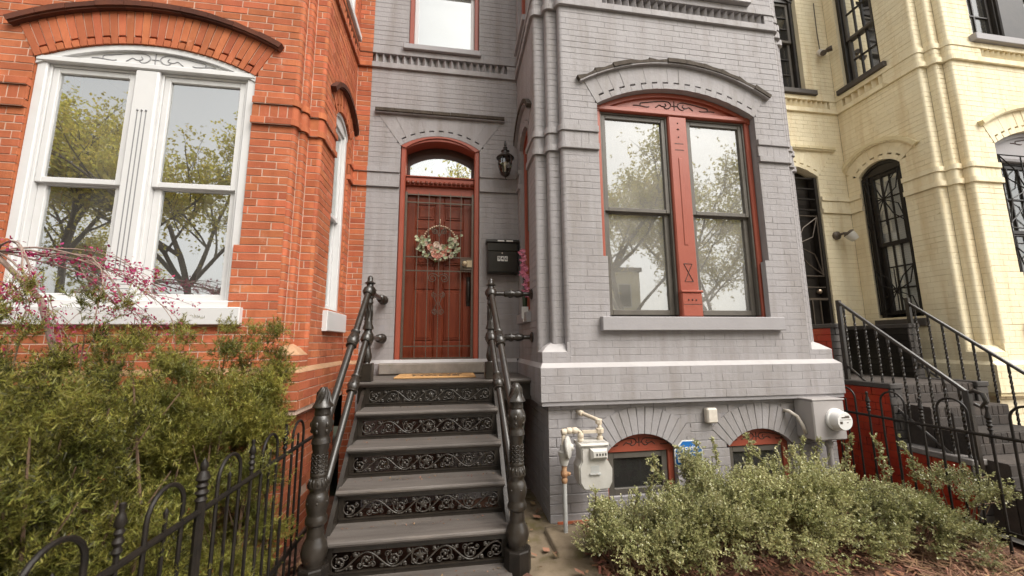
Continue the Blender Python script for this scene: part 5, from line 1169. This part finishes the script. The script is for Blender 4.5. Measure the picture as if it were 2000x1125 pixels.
# ------------------------------------------------------------------ plants
def rot_to(dirs, rng):
    """orthonormal frames whose first axis is dirs"""
    d = dirs/np.linalg.norm(dirs, axis=1, keepdims=True); r = rng.normal(size=d.shape); a = np.cross(d, r); a /= np.linalg.norm(a, axis=1, keepdims=True); b = np.cross(d, a)
    return d, a, b
def sprigs(name, P, Dv, L, per, leaf_l, leaf_w, ang, m, parent, rng, flat=0.25, pair=False, droop=0.0, stem=True, tri=False):
    """leaf quads along short twigs"""
    n = len(P); d, a, b = rot_to(Dv, rng); V = []; F = []; R = []; base = 0
    for k in range(per):
        t = (k+.5)/per; s = 1 if k % 2 else -1
        o = P+d*(L*t)[:, None]
        ph = rng.normal(0, flat, n)+(0 if not pair else (k//2 % 2)*PI/2)
        side = s*(a*np.cos(ph)[:, None]+b*np.sin(ph)[:, None])
        an = ang*(1-.45*t)*rng.uniform(.75, 1.25, n)
        ld = d*np.cos(an)[:, None]+side*np.sin(an)[:, None]; ld[:, 2] -= droop; ld /= np.linalg.norm(ld, axis=1, keepdims=True)
        w_ = np.cross(ld, rng.normal(size=(n, 3))*.5+np.array([0, 0, 1.0])); w_ /= np.linalg.norm(w_, axis=1, keepdims=True)
        ll = leaf_l*rng.uniform(.7, 1.2, n)*(1-.3*t); lw = leaf_w*rng.uniform(.8, 1.2, n)
        q0 = o; q1 = o+ld*(ll*.5)[:, None]+w_*(lw*.5)[:, None]; q2 = o+ld*ll[:, None]; q3 = o+ld*(ll*.5)[:, None]-w_*(lw*.5)[:, None]
        if tri: V.append(np.stack([q0+w_*(lw*.5)[:, None], q2, q0-w_*(lw*.5)[:, None]], 1).reshape(-1, 3)); F.append(np.arange(n*3).reshape(-1, 3)+base); base += 3*n
        else: V.append(np.stack([q0, q1, q2, q3], 1).reshape(-1, 3)); F.append(np.arange(n*4).reshape(-1, 4)+base); base += 4*n
        R.append(np.clip(rng.random(n)*.5+rshade(P, t, rng)*.5, 0, .999))
    if stem and not tri:
        w_ = np.cross(d, np.array([0, 0, 1.0])+rng.normal(size=(n, 3))*.1); w_ /= np.linalg.norm(w_, axis=1, keepdims=True)*1.0; q = .0012
        V.append(np.stack([P-w_*q, P+w_*q, P+d*L[:, None]+w_*q, P+d*L[:, None]-w_*q], 1).reshape(-1, 3)); F.append(np.arange(n*4).reshape(-1, 4)+base); R.append(rng.random(n))
    return big_mesh(name, np.concatenate(V), np.concatenate(F), m, parent, np.concatenate(R))
def rshade(P, t, rng): return rng.random(len(P))
def yew(label, loc, plumes, seed):
    rng = np.random.default_rng(seed); root = thing('yew_shrub', label, 'shrub', loc, 'yew shrubs behind the hoop fence')
    PP = []; DD = []; SH = []; st = MB()
    for (x, y, zt, r) in plumes:
        z = zt
        while z > (.95 if r < .125 else .15):
            t = z/zt; rr = r*max(.02, min(1, (1-t)*3.2+.03))*rng.uniform(.65, 1.3)
            for q in range(1 if t > .9 else rng.integers(1, 3)):
                a = rng.uniform(-2.2, .9)                             # the sides turned to the path and the street carry most growth
                c = np.array([x+rr*math.cos(a), y+rr*math.sin(a), z+rng.uniform(-.06, .06)]); d = np.array([math.cos(a)*(1.05-t*.8), math.sin(a)*(1.05-t*.8), .35+1.2*t*t])
                n = int(24 if t > .9 else 62); PP.append(c+rng.normal(0, .024 if t > .9 else .038, (n, 3))); DD.append(d/np.linalg.norm(d)+rng.normal(0, .62, (n, 3))); SH.append(np.full(n, .35+.65*rng.random()))
            n = 12; PP.append(np.array([x, y, z])+rng.normal(0, .05, (n, 3))*np.array([1, 1, .8])-np.array([.05, -.03, 0])); DD.append(rng.normal(0, 1, (n, 3))); SH.append(np.full(n, .0))  # inner sprigs coloured darkest: the shade deep in the hedge, put into rnd
            z -= rng.uniform(.13, .20)
        st.tube([(x+rng.normal(0, .04), y+rng.normal(0, .04), -.02), (x+rng.normal(0, .04), y+rng.normal(0, .04), zt*.5), (x, y, zt*.9)], .01, 5, rs=[.012, .008, .003])
        for k in range(4):
            aa = rng.uniform(-2.2, .9); z0 = rng.uniform(.2, zt*.7); st.tube([(x, y, z0), (x+r*.6*math.cos(aa), y+r*.6*math.sin(aa), z0+.1), (x+r*1.1*math.cos(aa), y+r*1.1*math.sin(aa), z0+.24)], .004, 4, rs=[.005, .004, .002])
    P, D, S = np.concatenate(PP), np.concatenate(DD), np.concatenate(SH); L = rng.uniform(.045, .095, len(P))
    global rshade
    rshade = lambda P_, t, rng_: S*(.65+.35*t)  # tone rises towards sprig tips, putting their lit look into the colour
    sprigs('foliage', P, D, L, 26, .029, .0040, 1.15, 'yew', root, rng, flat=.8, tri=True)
    rshade = lambda P_, t, rng_: rng_.random(len(P_))
    k = rng.choice(len(P), len(P)//110, replace=False); k = k[P[k, 2] < 1.1]; sprigs('dead_foliage', P[k], D[k], L[k], 16, .026, .004, .95, 'yew_dead', root, rng)
    st.build('branches', 'bark', root)
def plume_field(x0, x1, y0, y1, n, z0, z1, rng, r=(.13, .22), zf=None):
    o = []
    for i in range(n):
        x, y = rng.uniform(x0, x1), rng.uniform(y0, y1); zt = rng.uniform(z0, z1)
        if zf: zt *= zf(x, y)
        o.append((x, y, zt, rng.uniform(*r)))
    return o
rg = np.random.default_rng(11)
# silhouette plumes first (their tips stand against the wall and window), then filling growth
A = [(-1.33, 2.85, 1.66, .15), (-1.30, 2.55, 1.58, .15), (-1.55, 2.95, 1.74, .14), (-1.62, 2.62, 1.66, .16), (-1.84, 2.92, 1.66, .14), (-1.30, 2.72, 1.30, .2), (-2.02, 2.72, 1.80, .13), (-1.48, 2.42, 1.5, .18), (-1.21, 2.86, 1.63, .10), (-1.20, 2.74, 1.45, .11), (-1.24, 2.98, 1.70, .09), (-1.20, 2.62, 1.25, .11)]+plume_field(-2.1, -1.27, 2.25, 2.95, 15, 1.0, 1.5, rg)
B = [(-1.75, 2.15, 1.84, .12), (-2.15, 2.30, 1.84, .15), (-1.45, 2.05, 1.62, .16), (-2.45, 2.45, 1.78, .14), (-1.95, 1.95, 1.74, .16), (-2.6, 2.2, 1.62, .16), (-1.38, 1.85, 1.5, .16)]+plume_field(-2.75, -1.27, 1.7, 2.4, 20, 1.0, 1.5, rg)
C = [(-1.58, 1.45, 1.74, .14), (-1.80, 1.60, 1.81, .15), (-2.0, 1.52, 1.80, .14), (-2.12, 1.72, 1.84, .13), (-1.33, 1.5, 1.46, .15), (-2.2, 1.62, 1.72, .13), (-1.45, 1.22, 1.56, .14), (-1.72, 1.2, 1.42, .16)]+plume_field(-2.5, -1.27, .95, 1.65, 22, .9, 1.42, rg)
yew('dark green yew shrub nearest the iron steps and brick corner', (-1.6, 2.6, 0), A, 21)
yew('dark green yew shrub in the middle of the row below the white window', (-2, 2.1, 0), B, 22)
yew('blurred yew shrub closest to the camera behind the near end of the fence', (-1.8, 1.3, 0), C, 23)

def redbud():
    root = thing('redbud_tree', 'young weeping redbud with magenta blossom in front of the white window', 'tree', (-2.55, 2.9, 0))
    r = random.Random(8); rng = np.random.default_rng(8); tr = MB()
    X0, Y0 = -2.45, 2.9
    tr.tube([(X0, Y0, -.05), (X0+.02, Y0, .8), (X0-.02, Y0-.02, 1.5), (X0-.16, Y0-.03, 1.9), (X0-.42, Y0-.05, 2.18), (X0-.56, Y0-.05, 2.22)], .02, 8, rs=[.026, .022, .019, .017, .014, .012])
    pts = []
    def twig(p0, d, L, sag, rad, depth):
        P = [Vector(p0)]; d = Vector(d).normalized(); n = 9
        for i in range(n):
            d = (d+Vector((r.uniform(-.12, .12), r.uniform(-.1, .1), -sag+r.uniform(-.08, .08)))).normalized(); P.append(P[-1]+d*L/n)
            if i > 0: pts.append((P[-1], L/n, depth))
            if depth < 2 and i in (2, 4, 6) : twig(P[-1], d+Vector((r.uniform(-.7, .7), r.uniform(-.5, .5), r.uniform(-.2, .6))), L*.55, sag*1.1, rad*.6, depth+1)
        tr.tube(P, rad, 5, rs=[rad*(1-.75*i/n) for i in range(n+1)])
    O = (X0-.42, Y0-.05, 2.2)
    for d, L, s in (((1, .0, .12), 1.0, .06), ((1, -.1, .25), .9, .09), ((1, .1, -.1), .8, .05), ((.7, -.2, -.2), .65, .1), ((-.6, -.2, .2), .8, .15), ((.3, -.3, .3), .8, .2), ((-1, 0, .4), .8, .2), ((.9, .05, .32), 1.0, .12)): twig(O, d, L, s, .0075, 0)
    tr.build('trunk', 'bark_pale', root, True)
    V = []; F = []; b = 0; R = []
    for p, L, dep in pts:
        k = r.choice((0, 1, 4, 7)) if p.x > X0-.1 else r.choice((2, 8, 20))
        c = Vector(p)+Vector((r.uniform(-.02, .02),)*3)
        for i in range(k):
            o = c+Vector((r.gauss(0, .014), r.gauss(0, .014), r.gauss(0, .012)))
            d = rng.normal(size=(2, 3)); d /= np.linalg.norm(d, axis=1, keepdims=True); s = r.uniform(.007, .013); o = np.array(o)
            V += [o-d[0]*s, o+d[1]*s*.7, o+d[0]*s, o-d[1]*s*.7]; F.append((b, b+1, b+2, b+3)); b += 4; R.append(r.random())
    big_mesh('blossom', V, F, 'blossom', root, R)
redbud()

def boxbush(label, loc, mounds, tips, seed, n):
    rng = np.random.default_rng(seed); root = thing('boxwood_shrub', label, 'shrub', loc, 'small leaved shrubs before the grey bay')
    PP = []; DD = []; SH = []; st = MB(); tot = sum(m[3]*m[4]*m[5] for m in mounds)
    for (x, y, z, a, b, c) in mounds:
        k = int(n*a*b*c/tot); m_ = max(6, k//22); u = rng.normal(size=(m_, 3)); u /= np.linalg.norm(u, axis=1, keepdims=True); u[:, 2] = np.where(u[:, 2] < -.2, -u[:, 2], u[:, 2]); s = rng.uniform(.5, 1.1, m_)
        cc = np.array([x, y, z])+u*s[:, None]*np.array([a, b, c]); rep = rng.integers(10, 32, m_); idx = np.repeat(np.arange(m_), rep)
        PP.append(cc[idx]+rng.normal(0, 1, (len(idx), 3))*np.array([.031, .031, .028])); DD.append(u[idx]*np.array([1, 1, .8])+np.array([0, 0, .5])+rng.normal(0, .45, (len(idx), 3))); SH.append(rng.random(m_)[idx]); k = m_
        for q in range(16):
            e = u[rng.integers(k)]*np.array([a, b, c])*.93; st.tube([(x+rng.normal(0, .06), y+rng.normal(0, .06), 0), (x+e[0]*.5, y+e[1]*.5, z*.5+e[2]*.3), (x+e[0], y+e[1], z+e[2])], .006, 5, rs=[.009, .006, .002])
    for (x, y, z, dx_, dy_, L) in tips:                              # long shoots
        k = max(8, int(L/.016)); t = np.linspace(0, 1, k); p = np.stack([x+dx_*t+.02*np.sin(t*5+x*3), y+dy_*t, z+L*t*(1-.12*t)], 1)
        PP.append(p); DD.append(rng.normal(0, .6, (k, 3))+np.array([dx_, dy_, L*1.2])*1.5); st.tube([tuple(q) for q in p[::2]], .0025, 4)
        PP.append(p+rng.normal(0, .012, p.shape)); DD.append(rng.normal(0, .7, (k, 3))+np.array([0, 0, .4])); SH.append(np.full(2*k, .75))
    P, D = np.concatenate(PP), np.concatenate(DD); L = rng.uniform(.035, .10, len(P)); L[-sum(2*max(8, int(t[5]/.016)) for t in tips):] *= .5
    S = np.concatenate(SH)
    global rshade
    rshade = lambda P_, t, rng_: S*.6+.4*t
    sprigs('foliage', P, D, L, 11, .0195, .0115, 1.05, 'boxleaf', root, rng, flat=.5, pair=True)
    st.build('branches', 'bark', root)
boxbush('small leaved green bush by the gas meter and first basement window', (1.5, 2.75, 0), [(1.36, 2.72, .2, .42, .38, .24), (1.75, 2.66, .24, .42, .36, .32), (1.12, 2.74, .28, .15, .2, .17), (1.80, 2.93, .64, .075, .05, .19), (1.93, 2.95, .55, .05, .04, .04)],
        [(1.50, 2.9, .45, .03, 0, .32), (1.62, 2.8, .45, -.16, 0, .30), (1.92, 2.95, .45, .02, 0, .42), (1.86, 2.95, .45, -.07, 0, .38), (1.04, 2.8, .3, -.04, 0, .28), (1.3, 2.75, .4, .0, 0, .16)], 31, 5200)
boxbush('small leaved green bush in the middle below the second basement window', (2.5, 2.7, 0), [(2.25, 2.68, .24, .42, .4, .36), (2.66, 2.76, .24, .42, .4, .42), (2.1, 2.95, .3, .25, .22, .36)],
        [(2.08, 2.98, .55, .05, 0, .30), (2.52, 2.95, .55, -.12, 0, .34), (2.3, 2.9, .55, .08, 0, .24), (2.86, 2.95, .55, .04, 0, .28), (2.75, 2.85, .6, -.05, 0, .2)], 32, 5600)
boxbush('small leaved green bush reaching through the iron fence at the right', (3.4, 2.7, 0), [(3.08, 2.72, .22, .40, .36, .30), (3.46, 2.64, .20, .34, .34, .25), (3.85, 2.6, .42, .25, .22, .16)],
        [(2.98, 2.9, .55, .0, 0, .28), (3.22, 2.9, .55, .08, 0, .30), (3.45, 2.75, .5, -.10, 0, .36), (3.66, 2.7, .5, -.12, 0, .34), (3.7, 2.6, .5, .5, -.02, .06), (3.8, 2.55, .42, .5, 0, .10), (3.72, 2.7, .45, .2, 0, .2), (3.9, 2.55, .36, .35, 0, .02)], 33, 3700)

# ------------------------------------------------------------------ the other side of the street (seen in the window glass)
rshade = lambda P_, t, rng_: rng_.random(len(P_))
def street_tree(label, x, y, H, seed):
    r = random.Random(seed); rng = np.random.default_rng(seed); root = thing('street_tree', label, 'tree', (x, y, -.13), 'spring trees across the street'); b = MB(); tips = []
    def limb(p, d, L, rad, dep):
        P = [Vector(p)]; d = Vector(d).normalized(); n = 5
        for i in range(n):
            d = (d+Vector((r.uniform(-.18, .18), r.uniform(-.18, .18), r.uniform(-.06, .16)))).normalized(); P.append(P[-1]+d*L/n)
            if dep >= 2: tips.append((P[-1], dep))
        b.tube(P, rad, 6 if dep < 2 else 4, cap=False, rs=[rad*(1-.55*i/n) for i in range(n+1)])
        if dep < 4:
            for k in range(r.choice((3, 4)) if dep else 6):
                a = r.uniform(0, 2*PI); t = r.uniform(.45, 1) if dep else r.uniform(.5, 1); s = r.uniform(.5, 1.0)
                limb(P[max(1, int(t*n))], d*(.75)+Vector((math.cos(a)*s, math.sin(a)*s, r.uniform(-.1, .35))), L*r.uniform(.5, .72), rad*.5, dep+1)
    limb((x, y, -.15), (r.uniform(-.1, .1), 0, 1), H*.42, H*.012, 0)
    b.build('trunk', 'tree_bark', root)
    T = np.array([t[0] for t in tips]); k = 9000; c = T[rng.integers(len(T), size=k)]+rng.normal(0, .30, (k, 3)); c = c[rng.random(k) < .75+.5*np.sin(c[:, 0]*1.3+seed)*np.sin(c[:, 2]*1.1)]
    D = rng.normal(size=(len(c), 3)); sprigs('crown', c, D, rng.uniform(.1, .3, len(c)), 4, .125, .075, 1.0, 'tree_leaf', root, rng, flat=1.5, stem=False)
for i, (x, y, H, s, lab) in enumerate(((-13.6, -8.9, 14.5, 41, 'spring tree across the street furthest to the left'), (-9.3, -8.8, 15.5, 42, 'spring tree across the street opposite the red house'), (-1.2, -9.2, 15.5, 43, 'spring tree across the street opposite the iron steps'), (7.8, -9.2, 15.0, 44, 'spring tree across the street opposite the grey bay'), (12.9, -9.4, 15.5, 45, 'spring tree across the street opposite the yellow house'), (-5.2, -9.7, 14, 46, 'spring tree across the street between the red house and the steps'), (3.6, -9.8, 13.5, 47, 'spring tree across the street between the steps and the grey bay'))):
    street_tree(lab, x, y, H, s)
def far_house(x0, x1, h, m, lab):
    root = thing('row_house', lab, 'house', ((x0+x1)/2, -20, -.2), 'brick row houses across the street'); f = frame(0, -20, (-1, 0), (0, 1))
    b = MB(); b.box(x0, x1, -27, -20, -.3, h); b.build('wall', m, root); c = MB(); c.box(x0-.05, x1+.05, -27, -19.6, h, h+.3); c.build('roof', 'tile_roof', root)
    k = int((x1-x0)/2)
    for z in (1.2, 4.2):
        for i in range(k):
            u = -(x0+(i+.5)*(x1-x0)/k); w_ = MB(); w_.fbox(f, u-.5, u+.5, z, z+1.8, -.05, .06); wd = w_.build('window', 'white_paint', root); p = MB(); p.fbox(f, u-.42, u+.42, z+.08, z+1.72, .061, .07); p.build('pane', 'black_frame', wd)
far_house(-14, -7, 7.2, 'brick_far', 'low brick house across the street at the left'); far_house(-6.95, -.5, 6.6, 'curtain', 'white house across the street facing the red house'); far_house(-.45, 6.5, 7.4, 'brick_far', 'low brick house across the street facing the grey house'); far_house(6.55, 14, 6.9, 'brick_yellow', 'cream house across the street facing the yellow house')
for o in bpy.data.objects:
    if o.type == 'MESH' and o.name.split('.')[0] in ('cast_ornament', 'carving', 'scroll', 'cage', 'beading', 'hoop_beads', 'branches', 'muntin', 'pipework', 'foliage', 'crown', 'blossom', 'dead_foliage', 'stripe', 'dial', 'pier_face', 'side_wall', 'inner_wall', 'step_face', 'mullion_block', 'window_stop') and o.parent: o['kind'] = 'stuff'
import collections
cnt = collections.Counter()
for o in bpy.data.objects:
    if o.type == 'MESH': cnt[o.name.split('.')[0]] += sum(len(p.vertices)-2 for p in o.data.polygons)
print('objects', len(bpy.data.objects), 'tris', sum(cnt.values()), cnt.most_common(12))
